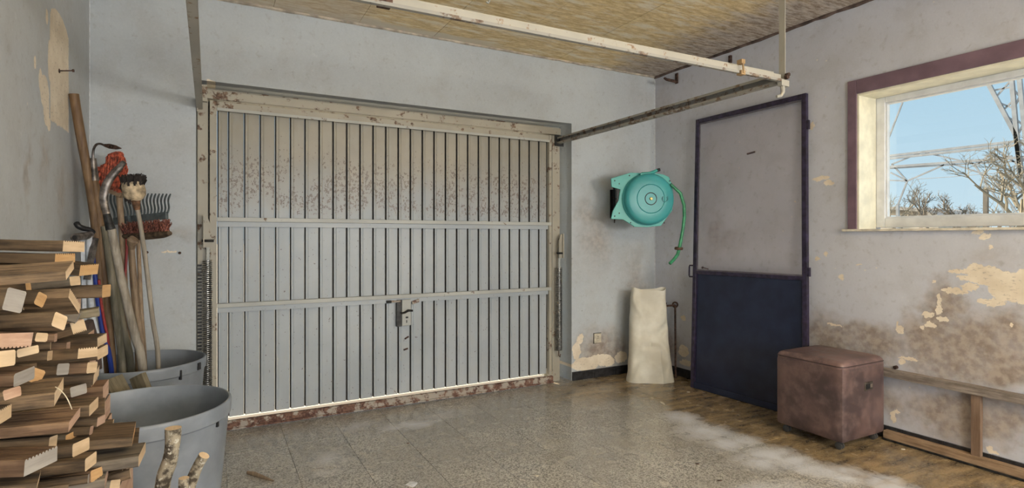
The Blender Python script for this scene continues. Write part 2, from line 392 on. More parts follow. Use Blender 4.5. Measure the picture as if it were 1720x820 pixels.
M['rust'] = rusty('heavy_rust', (.42, .37, .31), .53, .6, (.075, .032, .024), (.21, .115, .08), scale=16)
M['rust_dark'] = plain('rusty_iron', (.10, .055, .04), .75, .3, .4, 60, .5)
M['spring'] = plain('spring_steel', (.34, .33, .31), .32, .9, .3, 50)
M['dark_steel'] = plain('dark_steel', (.045, .045, .045), .5, .6, .3, 40)
M['black'] = plain('black_plastic', (.016, .016, .018), .45, 0, .2, 40)
M['casing'] = plain('purple_brown_paint', (.185, .12, .155), .38, 0, .12, 6, .15, 60)
M['cream_paint'] = plain('cream_paint', (.80, .76, .60), .45, 0, .08, 8, .1, 40)
M['white_frame'] = plain('white_frame_paint', (.74, .75, .76), .35, 0, .06, 10)
M['sill'] = plain('sill_paint', (.72, .66, .54), .45, 0, .12, 18, .2, 60)
M['blue_paint'] = plain('dark_blue_paint', (.014, .020, .050), .24, 0, .12, 8, .06, 90)
M['blue_edge'] = plain('dark_purple_paint', (.030, .022, .052), .30, 0, .3, 30, .1, 80)
M['plastic_grey'] = plain('grey_bin_plastic', (.235, .265, .305), .42, 0, .10, 7, .12, 50)
M['baseboard'] = plain('black_skirting_tile', (.030, .030, .033), .28, 0, .3, 30)
M['socket'] = plain('socket_ivory', (.62, .56, .44), .4, 0, .12, 40)
M['teal'] = rusty('teal_enamel', (.055, .40, .35), .27, .38, (.12, .20, .14), (.20, .26, .18), scale=12)
M['teal_face'] = rusty('teal_drum_enamel', (.060, .37, .38), .30, .36, (.10, .24, .20), (.22, .30, .22), scale=7)
M['brass'] = plain('brass', (.60, .36, .12), .35, .9, .2, 50)
M['hose'] = plain('green_hose', (.045, .28, .13), .4, 0, .15, 30)
M['sack'] = None
M['straw'] = plain('straw', (.72, .62, .44), .6)
M['red_bristle'] = plain('red_bristle', (.52, .10, .045), .6, 0, .40, 60)
M['brown_bristle'] = plain('red_brown_bristle', (.26, .085, .055), .7, 0, .45, 130)
M['black_bristle'] = plain('black_bristle', (.022, .016, .014), .8, 0, .3, 90)
M['rake'] = plain('rake_plastic', (.11, .135, .142), .38, 0, .2, 20)
M['steel_tool'] = plain('worn_tool_steel', (.24, .21, .19), .38, .7, .35, 26)
M['blue_tube'] = plain('blue_tube', (.02, .045, .26), .35)
M['white_tube'] = plain('white_tube', (.62, .66, .72), .4)
M['red_tube'] = plain('red_tube', (.30, .03, .03), .45)
M['cream_bristle_cup'] = plain('limewashed_cup', (.52, .41, .27), .8, 0, .3, 30, .3)
M['handle_a'] = woodmat('handle_brown', (.12, .065, .03), (.33, .21, .11), .6, 2, 1.0)
M['handle_b'] = woodmat('handle_grey', (.20, .17, .13), (.40, .36, .30), .7, 2, 1.0)
M['handle_c'] = woodmat('handle_tan', (.20, .13, .08), (.46, .34, .22), .6, 2, 1.0)
M['handle_d'] = woodmat('handle_greygreen', (.13, .12, .08), (.30, .27, .21), .75, 2, 1.0)
M['old_wood'] = woodmat('old_rail_wood', (.13, .105, .085), (.36, .31, .27), .85, 1, 1.0)
M['base_wood'] = woodmat('base_timber_wood', (.20, .125, .07), (.42, .29, .18), .8, 1, 1.0)
M['post_wood'] = woodmat('stud_wood', (.15, .09, .055), (.33, .23, .16), .8, 2, .6)
SIDES = [woodmat('weathered_brown', (.024, .015, .008), (.20, .130, .070)), woodmat('weathered_umber', (.038, .024, .012), (.29, .19, .105)),
         woodmat('weathered_grey', (.075, .060, .044), (.30, .25, .19)), woodmat('weathered_red', (.070, .036, .018), (.30, .185, .105)), woodmat('weathered_green', (.10, .085, .05), (.30, .25, .17))]
ENDS = {'o': woodmat('end_orange', (.48, .27, .11), (.72, .48, .24), .7, 1, .8, .2), 'f': woodmat('end_fresh', (.54, .39, .235), (.80, .62, .42), .7, 1, .8, .2),
        'p': woodmat('end_pinkish', (.42, .26, .18), (.66, .46, .34), .75, 1, .8, .2), 'g': woodmat('end_grey', (.24, .22, .20), (.46, .43, .39), .85, 1, .8, .4)}
M['bark'] = None
def barkmat():
    m, t, b = newmat('mottled_bark'); n = N(t); p = n.objc()
    a = n.noise(p, 30, 5, .6); c = n.noise(p, 90, 4)
    col = n.mix(n.ramp(a, .42, .56), (.055, .042, .028), (.30, .26, .19)); col = n.mix(n.math('MULTIPLY', n.ramp(c, .58, .66), .7), col, (.55, .53, .46))
    n.put(b.inputs['Base Color'], col); b.inputs['Roughness'].default_value = .85; n.bump(a, .5, .004, b)
    return m
M['bark'] = barkmat()
def sackmat():
    m, t, b = newmat('woven_sack'); n = N(t); p = n.pos()
    col = n.mix(n.ramp(n.noise(p, 6, 5), .3, .7), (.56, .52, .42), (.70, .67, .57))
    n.put(b.inputs['Base Color'], col); b.inputs['Roughness'].default_value = .55
    n.bump(n.noise(p, 11, 3, .4), .25, .02, b)
    return m
M['sack'] = sackmat()
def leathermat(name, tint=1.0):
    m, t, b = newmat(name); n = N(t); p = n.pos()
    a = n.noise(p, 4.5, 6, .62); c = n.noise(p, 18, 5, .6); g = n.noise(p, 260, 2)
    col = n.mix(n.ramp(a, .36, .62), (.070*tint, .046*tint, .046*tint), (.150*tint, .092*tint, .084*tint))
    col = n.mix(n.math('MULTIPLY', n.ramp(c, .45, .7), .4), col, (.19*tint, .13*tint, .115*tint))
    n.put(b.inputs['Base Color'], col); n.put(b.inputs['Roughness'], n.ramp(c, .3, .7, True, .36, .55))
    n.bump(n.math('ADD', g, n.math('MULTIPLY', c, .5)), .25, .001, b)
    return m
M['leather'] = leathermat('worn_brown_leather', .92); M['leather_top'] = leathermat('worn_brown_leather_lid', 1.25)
def glassmat(name, tint, rough=0, alpha=.08):
    m = bpy.data.materials.new(name); m.use_nodes = True; t = m.node_tree; t.nodes.clear()
    o = t.nodes.new('ShaderNodeOutputMaterial'); tr = t.nodes.new('ShaderNodeBsdfTransparent'); gl = t.nodes.new('ShaderNodeBsdfGlossy'); mx = t.nodes.new('ShaderNodeMixShader')
    tr.inputs[0].default_value = (*tint, 1); gl.inputs['Roughness'].default_value = rough; mx.inputs[0].default_value = alpha
    t.links.new(tr.outputs[0], mx.inputs[1]); t.links.new(gl.outputs[0], mx.inputs[2]); t.links.new(mx.outputs[0], o.inputs[0])
    return m
M['glass'] = glassmat('window_glass', (.97, .98, .98), 0, .05)
def meshmat():
    # fine insect gauze: a translucent dark veil over what lies behind
    m = bpy.data.materials.new('insect_gauze'); m.use_nodes = True; t = m.node_tree; t.nodes.clear()
    o = t.nodes.new('ShaderNodeOutputMaterial'); tr = t.nodes.new('ShaderNodeBsdfTransparent'); df = t.nodes.new('ShaderNodeBsdfDiffuse'); mx = t.nodes.new('ShaderNodeMixShader')
    df.inputs[0].default_value = (.36, .30, .36, 1); mx.inputs[0].default_value = .09
    t.links.new(tr.outputs[0], mx.inputs[1]); t.links.new(df.outputs[0], mx.inputs[2]); t.links.new(mx.outputs[0], o.inputs[0])
    return m
M['gauze'] = meshmat()
M['outdoor_ground'] = plain('outdoor_paving', (.52, .49, .43), .9, 0, .1, 3)
M['pylon'] = plain('pylon_steel', (.36, .38, .41), .6, .2, .1, 2)
M['twig'] = plain('bare_twig', (.20, .175, .145), .9, 0, .15, 3)
M['twig_pale'] = plain('pale_twig', (.25, .225, .175), .9, 0, .15, 3)
M['roof'] = plain('barn_roof', (.40, .38, .36), .8, 0, .1, 2)

# ================================================================ SETTING
# ---- floor: grout bed and single tiles
fl = obj('floor', MB().box(XL, XR, YR, YB+.30, -.10, -.0035), M['grout'])
tag(fl, 'grey terrazzo tile floor of the garage, stained brown along the right wall', 'floor', kind='structure')
TX, TY = .318, .317
mbt = MB(); g = .0011
tile_me = None
for i in range(-11, 5):
    for j in range(-14, 9):
        x0 = 2.605+i*TX; y0 = 1.85+j*TY
        x1, y1 = x0+TX, y0+TY
        if x1 < XL+.02 or x0 > XR-.02 or y1 < YR+.02 or y0 > YB+.2: continue
        cx0, cx1, cy0, cy1 = max(x0, XL), min(x1, XR), max(y0, YR), min(y1, YB+.2)
        if cy1 > YB: cx0, cx1 = max(cx0, XL), min(cx1, XR)
        full = (cx0 == x0 and cx1 == x1 and cy0 == y0 and cy1 == y1)
        if full and tile_me:
            o = obj('tile', None, None, fl, mesh=tile_me, loc=((x0+x1)/2, (y0+y1)/2, -.012))
        else:
            b = MB().box(cx0+g, cx1-g, cy0+g, cy1-g, -.012, 0)
            o = obj('tile', b, M['tile'], fl)
            if full: tile_me = o.data
        o.location.z += random.uniform(-.0006, 0)

# ---- walls
T = .25
OX0, OX1, OZ = -.09, 2.645, 2.155
wbk = MB(); wbk.box(XL-T, OX0, YB, YB+T, -.1, ZC+.1); wbk.box(OX1, XR+T, YB, YB+T, -.1, ZC+.1); wbk.box(OX0, OX1, YB, YB+T, OZ, ZC+.1)
tag(obj('wall_back', wbk, M['wall_back']), 'blue-grey painted back wall around the garage door', 'wall', kind='structure')
wl = obj('wall_left', MB().box(XL-T, XL, YR-T, YB, -.1, ZC+.1), M['wall_left']); tag(wl, 'blue-grey left wall with a bare plaster strip', 'wall', kind='structure')
WY0, WY1, WZ0, WZ1 = .62, 2.04, 1.25, 2.10
wr = MB(); wr.box(XR, XR+T, YR-T, WY0, -.1, ZC+.1); wr.box(XR, XR+T, WY1, YB, -.1, ZC+.1); wr.box(XR, XR+T, WY0, WY1, -.1, WZ0-.012); wr.box(XR, XR+T, WY0, WY1, WZ1, ZC+.1)
tag(obj('wall_right', wr, M['wall_right']), 'lavender-grey right wall with peeling paint and a window', 'wall', kind='structure')
# rear wall behind the camera: a window lets the daylight in, a doorway is added for the fill
rw = MB()
rw.box(XL, 0, YR-T, YR, -.1, ZC+.1); rw.box(0, 1.5, YR-T, YR, 2.15, ZC+.1); rw.box(1.5, 2.15, YR-T, YR, -.1, ZC+.1)
rw.box(2.15, 3.35, YR-T, YR, -.1, 1.2); rw.box(2.15, 3.35, YR-T, YR, 1.78, ZC+.1); rw.box(3.35, XR, YR-T, YR, -.1, ZC+.1)
tag(obj('wall_rear', rw, M['wall_rear']), 'rear wall behind the viewer with doorway and small window', 'wall', kind='structure')
# ---- ceiling: bed and boards
ce = obj('ceiling', MB().box(XL-T, XR+T, YR-T, YB+T, ZC+.012, ZC+.10), M['ceiling'])
tag(ce, 'raw yellow-brown board ceiling with mould near the right wall', 'ceiling', kind='structure')
xs = [XL, -.20, .34, .88, 1.42, 1.96, 2.50, 3.04, XR]
for i in range(len(xs)-1):
    for (y0, y1) in ((YR, -.9), (-.9, 1.5), (1.5, YB)):
        zz = ZC+random.uniform(-.0012, .0012)
        obj('board', MB().box(xs[i]+.0015, xs[i+1]-.0015, y0+.0015, y1-.0015, zz, ZC+.013), M['ceiling'], ce)
# rough plaster fillet along the back and right edges of the ceiling
fb = MB()
pts = [(XL+.0+i*(XR-XL)/60, YB-.004, ZC-.004+.004*noise.noise(Vector((i*.7, 0, 0)))) for i in range(61)]
fb.tube(pts, [.011+.004*noise.noise(Vector((i*.9, 3, 0))) for i in range(61)], 6)
tag(obj('trim_1', fb, plain('ceiling_fillet', (.50, .44, .36), .9, 0, .2, 12), smooth=True), 'thin rough plaster seam where ceiling meets back wall', 'trim', kind='structure')
fb = MB()
pts = [(XR-.004, YB-i*4.2/60, ZC-.006+.006*noise.noise(Vector((i*.6, 9, 0)))) for i in range(61)]
fb.tube(pts, [.013+.006*noise.noise(Vector((i*.8, 5, 0))) for i in range(61)], 6)
tag(obj('trim_2', fb, plain('ceiling_fillet_dark', (.13, .09, .075), .9, 0, .3, 14), smooth=True), 'dark mouldy seam where ceiling meets right wall', 'trim', kind='structure')
M['caulk'] = plain('pale_corner_seam', (.66, .68, .70), .8, 0, .1, 30)
tag(obj('trim_3', MB().tube([(XR-.001, YB-.001, .075+i*.08) for i in range(33)], [.0035+.0018*noise.noise(Vector((i*.8, 1, 1))) for i in range(33)], 6), M['caulk'], smooth=True), 'thin pale seam in the corner of back and right wall', 'trim', kind='structure')
tag(obj('trim_4', MB().tube([(XL+.001, YB-.001, .075+i*.08) for i in range(33)], [.003+.0015*noise.noise(Vector((i*.8, 2, 1))) for i in range(33)], 6), M['caulk'], smooth=True), 'thin pale seam in the corner of back and left wall', 'trim', kind='structure')
# ---- baseboards from single tiles
def baseboard(name, label, pts, d, face):
    r = root(name, label, 'baseboard', (*pts[0], 0), kind='structure')
    a = Vector((*pts[0], 0)); b = Vector((*pts[1], 0)); L = (b-a).length; dr = (b-a).normalized(); nrm = Vector((*face, 0))
    k = max(1, round(L/.205)); st = L/k
    for i in range(k):
        c = a+dr*(st*(i+.5))+nrm*.006+Vector((0, 0, .036))
        obj('tile', MB().obb(c, (dr, nrm, (0, 0, 1)), (st/2-.0012, .006+random.uniform(0, .0008), .036)), M['baseboard'], r, bevel=.0015)
baseboard('baseboard_back', 'black tiled skirting on the back wall right of the garage door', ((OX1+.002, YB), (XR-.014, YB)), 0, (0, -1))
baseboard('baseboard_right', 'black tiled skirting along the right wall', ((XR, YB-.014), (XR, -.5)), 0, (-1, 0))
baseboard('baseboard_left', 'black tiled skirting along the left wall', ((XL, YB-.014), (XL, 0)), 0, (1, 0))
# hanging bar added as a body for the fill lights (behind the viewer)
tl = root('ceiling_fill', 'hanging bar added for the fill lights behind the viewer', 'lamp', (1.6, -.75, 2.41))
obj('fill_bar', MB().box(.93, 2.27, -.76, -.74, 2.41, 2.43), M['white_frame'], tl)
for x_ in (1.1, 2.1): obj('chain', MB().tube([(x_, -.75, 2.43), (x_, -.75, ZC)], .003, 6), M['dark_steel'], tl)
# ---- window_1 (right wall)
w1 = root('window_1', 'white framed window with purple casing in the right wall', 'window', (XR, 1.33, WZ0), kind='structure')
cs = .056
obj('casing', MB().box(XR-.018, XR, WY1, WY1+cs, 1.25, WZ1+.088), M['casing'], w1, bevel=.003)
obj('casing', MB().box(XR-.018, XR, WY0-cs, WY1-.0005, WZ1, WZ1+.088), M['casing'], w1, bevel=.003)
obj('casing', MB().box(XR-.018, XR, WY0-cs, WY0, 1.25, WZ1-.0005), M['casing'], w1, bevel=.003)
XF = 3.742
obj('reveal', MB().box(XR-.010, XF, WY1-.012, WY1-.0005, 1.253, WZ1-.0125), M['cream_paint'], w1)
obj('reveal', MB().box(XR-.010, XF, WY0+.0005, WY1-.001, WZ1-.012, WZ1-.0005), M['cream_paint'], w1)
obj('reveal', MB().box(XR-.010, XF, WY0+.0005, WY0+.012, 1.253, WZ1-.0125), M['cream_paint'], w1)
fy0, fy1, fz0, fz1 = WY0+.012, WY1-.012, 1.262, WZ1-.012
fr = MB(); fw = .052
fr.box(XF, XF+.06, fy1-fw, fy1, fz0, fz1); fr.box(XF, XF+.06, fy0, fy0+fw, fz0, fz1)
fr.box(XF, XF+.06, fy0+fw, fy1-fw, fz0, fz0+.060); fr.box(XF, XF+.06, fy0+fw, fy1-fw, fz1-.036, fz1)
obj('window_frame', fr, M['white_frame'], w1, bevel=.004)
fr = MB(); a0, a1, b0, b1 = fy0+fw, fy1-fw, fz0+.060, fz1-.036
fr.box(XF+.012, XF+.04, a1-.010, a1, b0, b1); fr.box(XF+.012, XF+.04, a0, a0+.010, b0, b1); fr.box(XF+.012, XF+.04, a0+.01, a1-.01, b0, b0+.010); fr.box(XF+.012, XF+.04, a0+.01, a1-.01, b1-.010, b1)
obj('glazing_bead', fr, M['white_frame'], w1, bevel=.002)
obj('pane', MB().box(XF+.022, XF+.026, a0+.011, a1-.011, b0+.011, b1-.011), M['glass'], w1)
obj('window_sill', MB().box(XR-.030, XF, WY0-cs-.03, WY1-.0005, 1.238, 1.2525).box(XR-.030, XR-.0005, WY1-.0005, WY1+cs+.03, 1.238, 1.2525), M['sill'], w1, bevel=.003)
# rear window and rear doorway frames (behind the camera)
w2 = root('window_2', 'small window in the rear wall', 'window', (2.75, YR, 1.2), kind='structure')
fr = MB(); fr.box(2.15, 2.2, YR-.12, YR-.06, 1.2, 1.78); fr.box(3.3, 3.35, YR-.12, YR-.06, 1.2, 1.78); fr.box(2.2, 3.3, YR-.12, YR-.06, 1.2, 1.25); fr.box(2.2, 3.3, YR-.12, YR-.06, 1.73, 1.78)
obj('window_frame', fr, M['white_frame'], w2)
d2 = root('door_2', 'open doorway added in the rear wall for the fill light', 'door', (.75, YR, 0), kind='structure')  # unseen doorway added as the source of the ambient fill
fr = MB(); fr.box(0, .05, YR-.15, YR-.05, 0, 2.15); fr.box(1.45, 1.5, YR-.15, YR-.05, 0, 2.15); fr.box(.05, 1.45, YR-.15, YR-.05, 2.1, 2.15)
obj('door_frame', fr, M['cream_paint'], d2)

# ---------------------------------------------------------------- garage door
YD = 3.895
d1 = root('door_1', 'wide ribbed up-and-over garage door in the back wall', 'door', (1.25, YD, 0), kind='structure')
SL0, SL1 = .024, 2.440
obj('frame_post', MB().box(OX0+.006, -.026, YD+.008, YD+.075, 0, 2.05), M['cream_steel'], d1, bevel=.003)
obj('frame_post', MB().box(2.482, 2.556, YD+.008, YD+.075, 0, 2.05), M['cream_steel'], d1, bevel=.003)
obj('frame_return', MB().box(2.490, 2.6445, YD+.15, YD+.19, -.003, 2.154), M['grey_steel'], d1, bevel=.003)
obj('frame_header', MB().box(OX0+.006, 2.56, YD, YD+.07, 2.056, 2.112), M['cream_steel'], d1, bevel=.003)
obj('header_lip', MB().box(OX0+.0005, 2.489, YD+.15, YD+.19, 2.02, 2.154), M['cream_steel'], d1)
obj('frame_return', MB().box(OX0+.0005, .02, YD+.15, YD+.19, -.003, 2.019), M['grey_steel'], d1)
obj('light_block_strip', MB().box(-.034, -.010, YD+.076, YD+.082, 0, 2.05), M['dark_steel'], d1)  # hidden strips added to block sun through the gaps beside the leaf
obj('light_block_strip', MB().box(2.455, 2.492, YD+.076, YD+.082, .10, 2.05), M['dark_steel'], d1)
# leaf frame
obj('leaf_stile', MB().box(-.018, .022, YD-.010, YD+.03, .062, 2.045), M['cream_steel'], d1, bevel=.003)
obj('leaf_stile', MB().box(2.441, 2.466, YD-.010, YD+.03, .062, 2.045), M['cream_steel'], d1, bevel=.003)
obj('top_rail', MB().box(.0225, 2.4405, YD-.008, YD+.03, 1.998, 2.042), M['cream_steel'], d1, bevel=.003)
obj('top_flange', MB().box(.0225, 2.4405, YD-.014, YD-.009, 1.985, 2.003), M['grey_steel'], d1)
br = MB(); br.box(-.018, 2.466, YD-.033, YD-.003, .006, .060); br.box(-.018, 2.466, YD-.045, YD-.034, .006, .018)
obj('bottom_rail', br, M['rust'], d1, bevel=.003)
# ribbed sheet: one slat per pan
ribs = [.084+.09108*k for k in range(-1, 27)]
bounds = [SL0]+[r for r in ribs if SL0+.03 < r < SL1-.03]+[SL1]
ys = YD+.030
for a, b in zip(bounds[:-1], bounds[1:]):
    W = b-a
    prof = [(0, .020), (.0055, .020), (.007, -.005), (.016, -.005), (.026, .0), (W-.006, .0), (W-.003, .003), (W-.001, .020), (W-.001, .0225), (0, .0225)]
    mb = MB(); mb.prism([(p[0], p[1]) for p in prof], (a, ys, .070), ((1, 0, 0), (0, 1, 0), (0, 0, 1)), 0, 1.998-.070)
    for q in (0, 8): mb.m[2+q] = 1
    mb.m[2+1] = 1
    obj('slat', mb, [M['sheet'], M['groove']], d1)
for z in (1.313, .777):
    mb = MB(); mb.box(.0225, 2.462, YD-.012, YD+.018, z-.014, z+.012)
    bar = obj('crossbar', mb, M['grey_steel'], d1, bevel=.002)
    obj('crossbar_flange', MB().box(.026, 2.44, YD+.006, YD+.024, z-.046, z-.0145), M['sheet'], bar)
for x, z in ((.3, 1.313), (.9, 1.313), (1.6, 1.313), (2.2, 1.313), (.25, .777), (.7, .777), (1.7, .777), (2.2, .777)): pass
# lock
lk = obj('lock_plate', MB().box(1.195, 1.262, YD-.012, YD+.026, .565, .752), M['grey_steel'], d1, bevel=.003)
obj('lock_strip', MB().box(1.160, 1.1945, YD-.004, YD+.026, .560, .752), M['dark_steel'], d1)
obj('lever', MB().tube([(1.185, YD-.02, .655), (1.21, YD-.03, .662), (1.235, YD-.032, .675), (1.268, YD-.03, .672)], [.006, .008, .009, .007], 8), M['dark_steel'], lk, smooth=True)
obj('latch_bolt', MB().tube([(1.09, YD-.006, .742), (1.185, YD-.006, .742)], .007, 8), M['rust'], d1, smooth=True)
obj('bolt_tip', MB().tube([(1.085, YD-.006, .742), (1.118, YD-.006, .742)], .010, 8), M['dark_steel'], d1, smooth=True)
obj('keyhole', MB().box(1.222, 1.240, YD-.0135, YD-.0115, .618, .630).box(1.226, 1.232, YD-.0135, YD-.0115, .585, .605), M['dark_steel'], lk)
for x, z, a in ((1.243, .470, .5), (1.235, .387, .25)):
    obj('rust_dent', MB().obb((x, ys-.001, z), ((math.cos(a), 0, math.sin(a)), (0, 1, 0), (-math.sin(a), 0, math.cos(a))), (.017, .002, .006)), M['rust_dark'], d1, bevel=.001)
obj('rust_patch', MB().obb((1.30, YD-.002, .733), ((.96, 0, .28), (0, 1, 0), (-.28, 0, .96)), (.028, .004, .012)), M['rust'], d1, bevel=.002)
# coil springs with their levers
def spring(x, y, z0, z1, r, turns, label, arm_z):
    t = root('coil_spring', label, 'spring', (x, y, z0), group='counterbalance springs of the garage door')
    n = int(turns*12); pts = [(x+r*math.cos(2*math.pi*i/12), y+r*math.sin(2*math.pi*i/12), z0+(z1-z0)*i/n) for i in range(n+1)]
    obj('coil', MB().tube(pts, .0034, 5), M['spring'], t, smooth=True)
    mb = MB(); mb.box(x-.004, x+.012, y-.003, y+.003, z1-.01, z1+.13)
    for k in range(6): mb.box(x-.006, x+.014, y-.005, y-.003, z1+.005+k*.022, z1+.012+k*.022)
    obj('hook_strap', mb, M['grey_steel'], t)
    obj('end_hook', MB().tube([(x, y, z0+.005), (x, y, z0-.04), (x+.012, y, z0-.055), (x+.02, y+.004, z0-.03)], .004, 6), M['rust_dark'], t, smooth=True)
    mb = MB(); sg = 1 if x > 1 else -1
    mb.prism([(-.012, 0), (-.012, .14), (.004, .19), (.022, .20), (.028, .20), (.028, 0)], (x+.004, y-.012, z1+.08), ((sg, 0, 0), (0, 0, 1), (0, 1, 0)), -.004, .002)
    mb.box(x-.022 if sg < 0 else x+.022, x-.016 if sg < 0 else x+.034, y-.03, y-.014, z1+.08, z1+.28)
    obj('lever_arm', mb, M['cream_steel'], t)
    mb = MB().tube([(x-.03, y-.02, z1+.12), (x+.035, y-.02, z1+.12)], .008, 8)
    obj('pivot_pin', mb, M['dark_steel'], t, smooth=True)
spring(2.521, YD-.030, .262, .95, .026, 62, 'tight coil spring on the right side of the garage door', 0)
spring(-.030, YD-.030, .12, 1.06, .024, 76, 'tight coil spring on the left side of the garage door, partly behind the bins', 0)
mb = MB()
for k in range(46): mb.box(-.083, -.060, YD-.006, YD+.006, .10+k*.0205, .112+k*.0205)
obj('ridged_strip', mb, M['dark_steel'], d1)

# ---------------------------------------------------------------- overhead track
tr = root('overhead_track', 'steel overhead track frame of the garage door hanging below the ceiling', 'track', (1.2, 2.8, 2.0))
def channel(a, b, wd, hd, tk=.004, up=(0, 0, 1)):
    a = Vector(a); b = Vector(b); d = (b-a).normalized(); up = Vector(up); sd = d.cross(up).normalized(); u2 = sd.cross(d); mb = MB(); L = (b-a).length; c = (a+b)/2
    mb.obb(c+sd*(wd/2), (d, sd, u2), (L/2, tk/2, hd/2)); mb.obb(c+u2*(hd/2), (d, sd, u2), (L/2, wd/2, tk/2)); mb.obb(c-u2*(hd/2), (d, sd, u2), (L/2, wd/2, tk/2))
    mb.obb(c-sd*(wd/2)+u2*(hd/2-.006), (d, sd, u2), (L/2, tk/2, .006)); mb.obb(c-sd*(wd/2)-u2*(hd/2-.006), (d, sd, u2), (L/2, tk/2, .006))
    return mb
obj('side_rail', channel((2.520, 1.84, 2.002), (2.535, 3.885, 2.006), .032, .050), M['track_steel'], tr)
obj('side_rail', channel((-.072, 3.885, 2.006), (-.060, 1.70, 2.010), .030, .044), M['bar_steel'], tr)
mb = MB(); a, b = Vector((-.07, 1.885, 2.012)), Vector((2.50, 1.83, 2.012)); mb.beam(a, b, .044, .006); mb.beam(a+Vector((0, -.02, -.014)), b+Vector((0, -.02, -.014)), .005, .03); mb.beam(a+Vector((0, .02, .012)), b+Vector((0, .02, .012)), .005, .03)
obj('rear_crossbar', mb, M['bar_steel'], tr)
obj('crossbar_lip', MB().beam(a+Vector((0, -.030, -.0295)), b+Vector((0, -.030, -.0295)), .018, .012), M['track_steel'], tr)
mb = MB(); hx, hy = 2.528, 1.835; mb.box(hx, hx+.034, hy, hy+.004, 1.98, ZC); mb.box(hx, hx+.004, hy-.030, hy, 1.98, ZC)
obj('ceiling_hanger', mb, M['bar_steel'], tr)
for z in (2.06, 2.20, 2.33, 2.46, 2.58): obj('hanger_hole', MB().tube([(hx+.019, hy-.003, z), (hx+.019, hy+.001, z)], .006, 8), M['rust_dark'], tr)
obj('hanger_plate', MB().box(hx-.030, hx-.001, hy-.030, hy-.026, 2.50, ZC), M['track_steel'], tr)
mb = MB(); mb.box(hx-.045, hx+.012, hy-.045, hy-.02, 1.955, 1.985)
mb.tube([(hx-.02, hy-.03, 1.96), (hx-.022, hy-.034, 1.925), (hx-.04, hy-.036, 1.905), (hx-.065, hy-.03, 1.90)], [.012, .010, .008, .007], 8)
obj('corner_hook', mb, M['bar_steel'], tr, smooth=True)
mb = MB(); mb.tube([(hx-.01, hy-.04, 2.0), (hx-.01, hy-.055, 2.0)], .012, 6); mb.tube([(hx+.006, hy-.03, 2.015), (hx+.006, hy-.05, 2.015)], .010, 6)
obj('bolt', mb, M['rust_dark'], tr)
mb = MB(); mb.obb((2.20, 1.80, 2.03), ((1, 0, 0), (0, 1, 0), (0, 0, 1)), (.012, .014, .010)); mb.obb((2.20, 1.80, 1.978), ((1, 0, 0), (0, 1, 0), (0, 0, 1)), (.014, .014, .010)); mb.tube([(2.20, 1.79, 2.03), (2.20, 1.785, 1.975)], .005, 6)
obj('wire_tie', mb, plain('orange_wire', (.36, .24, .12), .7), tr)
obj('rusty_bracket', MB().obb(onZ(646, 2, 2.0), ((1, 0, 0), (0, 1, 0), (0, 0, 1)), (.022, .022, .018)), M['rust_dark'], tr)
mb = MB(); mb.box(OX0+.004, -.03, YD-.03, YD+.005, 2.03, 2.13); mb.box(OX0+.004, OX0+.012, YD-.05, YD-.03, 1.96, 2.14)
obj('rail_bracket', mb, M['cream_steel'], tr)
obj('rail_bracket', MB().box(2.50, 2.585, YD-.008, YD-.002, 1.96, 2.05), M['dark_steel'], tr)
# ceiling hook
mb = MB(); p = onZ(822, 6, 2.62); mb.tube([(p.x, p.y, ZC), (p.x, p.y, 2.635), (p.x-.008, p.y, 2.622), (p.x-.02, p.y, 2.628)], .006, 8)
tag(obj('ceiling_hook', mb, M['grey_steel'], smooth=True), 'small grey steel hook screwed into the board ceiling', 'hook')
# ---------------------------------------------------------------- wall brackets (rusty)
p = onX(1137, 133, XR)
mb = MB(); mb.box(XR-.012, XR, p.y-.018, p.y+.012, p.z-.04, p.z+.05); mb.tube([(XR-.01, p.y, p.z-.022), (XR-.10, p.y+.02, p.z-.012), (XR-.125, p.y+.025, p.z)], [.014, .013, .010], 8)
tag(obj('wall_bracket', mb, M['rust_dark'], bevel=.002), 'rusty angled iron bracket on the right wall near the ceiling corner', 'bracket')
p = onX(1228, 100, XR)
tag(obj('wall_peg', MB().box(XR-.02, XR, p.y-.012, p.y+.012, p.z-.03, p.z+.03), M['rust_dark'], bevel=.003), 'short rusty iron peg high on the right wall behind the crossbar', 'bracket')
p = onX(1170, 195, XR)
# nails and screws
p = onX(99, 119, XL)
mb = MB(); mb.tube([(XL, p.y, p.z), (XL+.055, p.y-.01, p.z+.006)], .0028, 6); mb.tube([(XL+.050, p.y-.009, p.z+.0055), (XL+.056, p.y-.010, p.z+.006)], .007, 8); mb.tube([(XL, p.y, p.z), (XL+.003, p.y, p.z)], .010, 8)
tag(obj('nail', mb, M['rust_dark'], smooth=True), 'rusty nail sticking out of the bare plaster strip on the left wall', 'nail')
p = onX(1262, 257, XR)
tag(obj('wall_plug_strip', MB().obb((XR-.004, p.y, p.z), ((0, 1, -.10), (1, 0, 0), (0, .10, 1)), (.035, .004, .006)), M['rust_dark'], bevel=.001), 'short rusty iron strip on the wall behind the gauze of the door', 'bracket')
p = onX(1506, 617, XR)
tag(obj('bolt_stub', MB().tube([(XR, p.y, p.z), (XR-.02, p.y, p.z)], .011, 8), M['rust_dark']), 'rusty bolt stub on the wall above the wooden rail', 'bolt')
for (u, v) in ((233, 424),):
    pass
mb = MB(); p = onY(302, 425, YB); mb.tube([(p.x, YB, p.z), (p.x, YB-.008, p.z)], .008, 8)
tag(obj('screw', mb, M['rust_dark']), 'rusty screw in the back wall right of the brooms', 'screw')
mb = MB(); p = onY(247, 424, YB); mb.tube([(p.x, YB, p.z), (p.x, YB-.02, p.z)], .008, 8)
tag(obj('screw', mb, M['rust_dark']), 'rusty screw in the back wall behind the broom handles', 'screw')
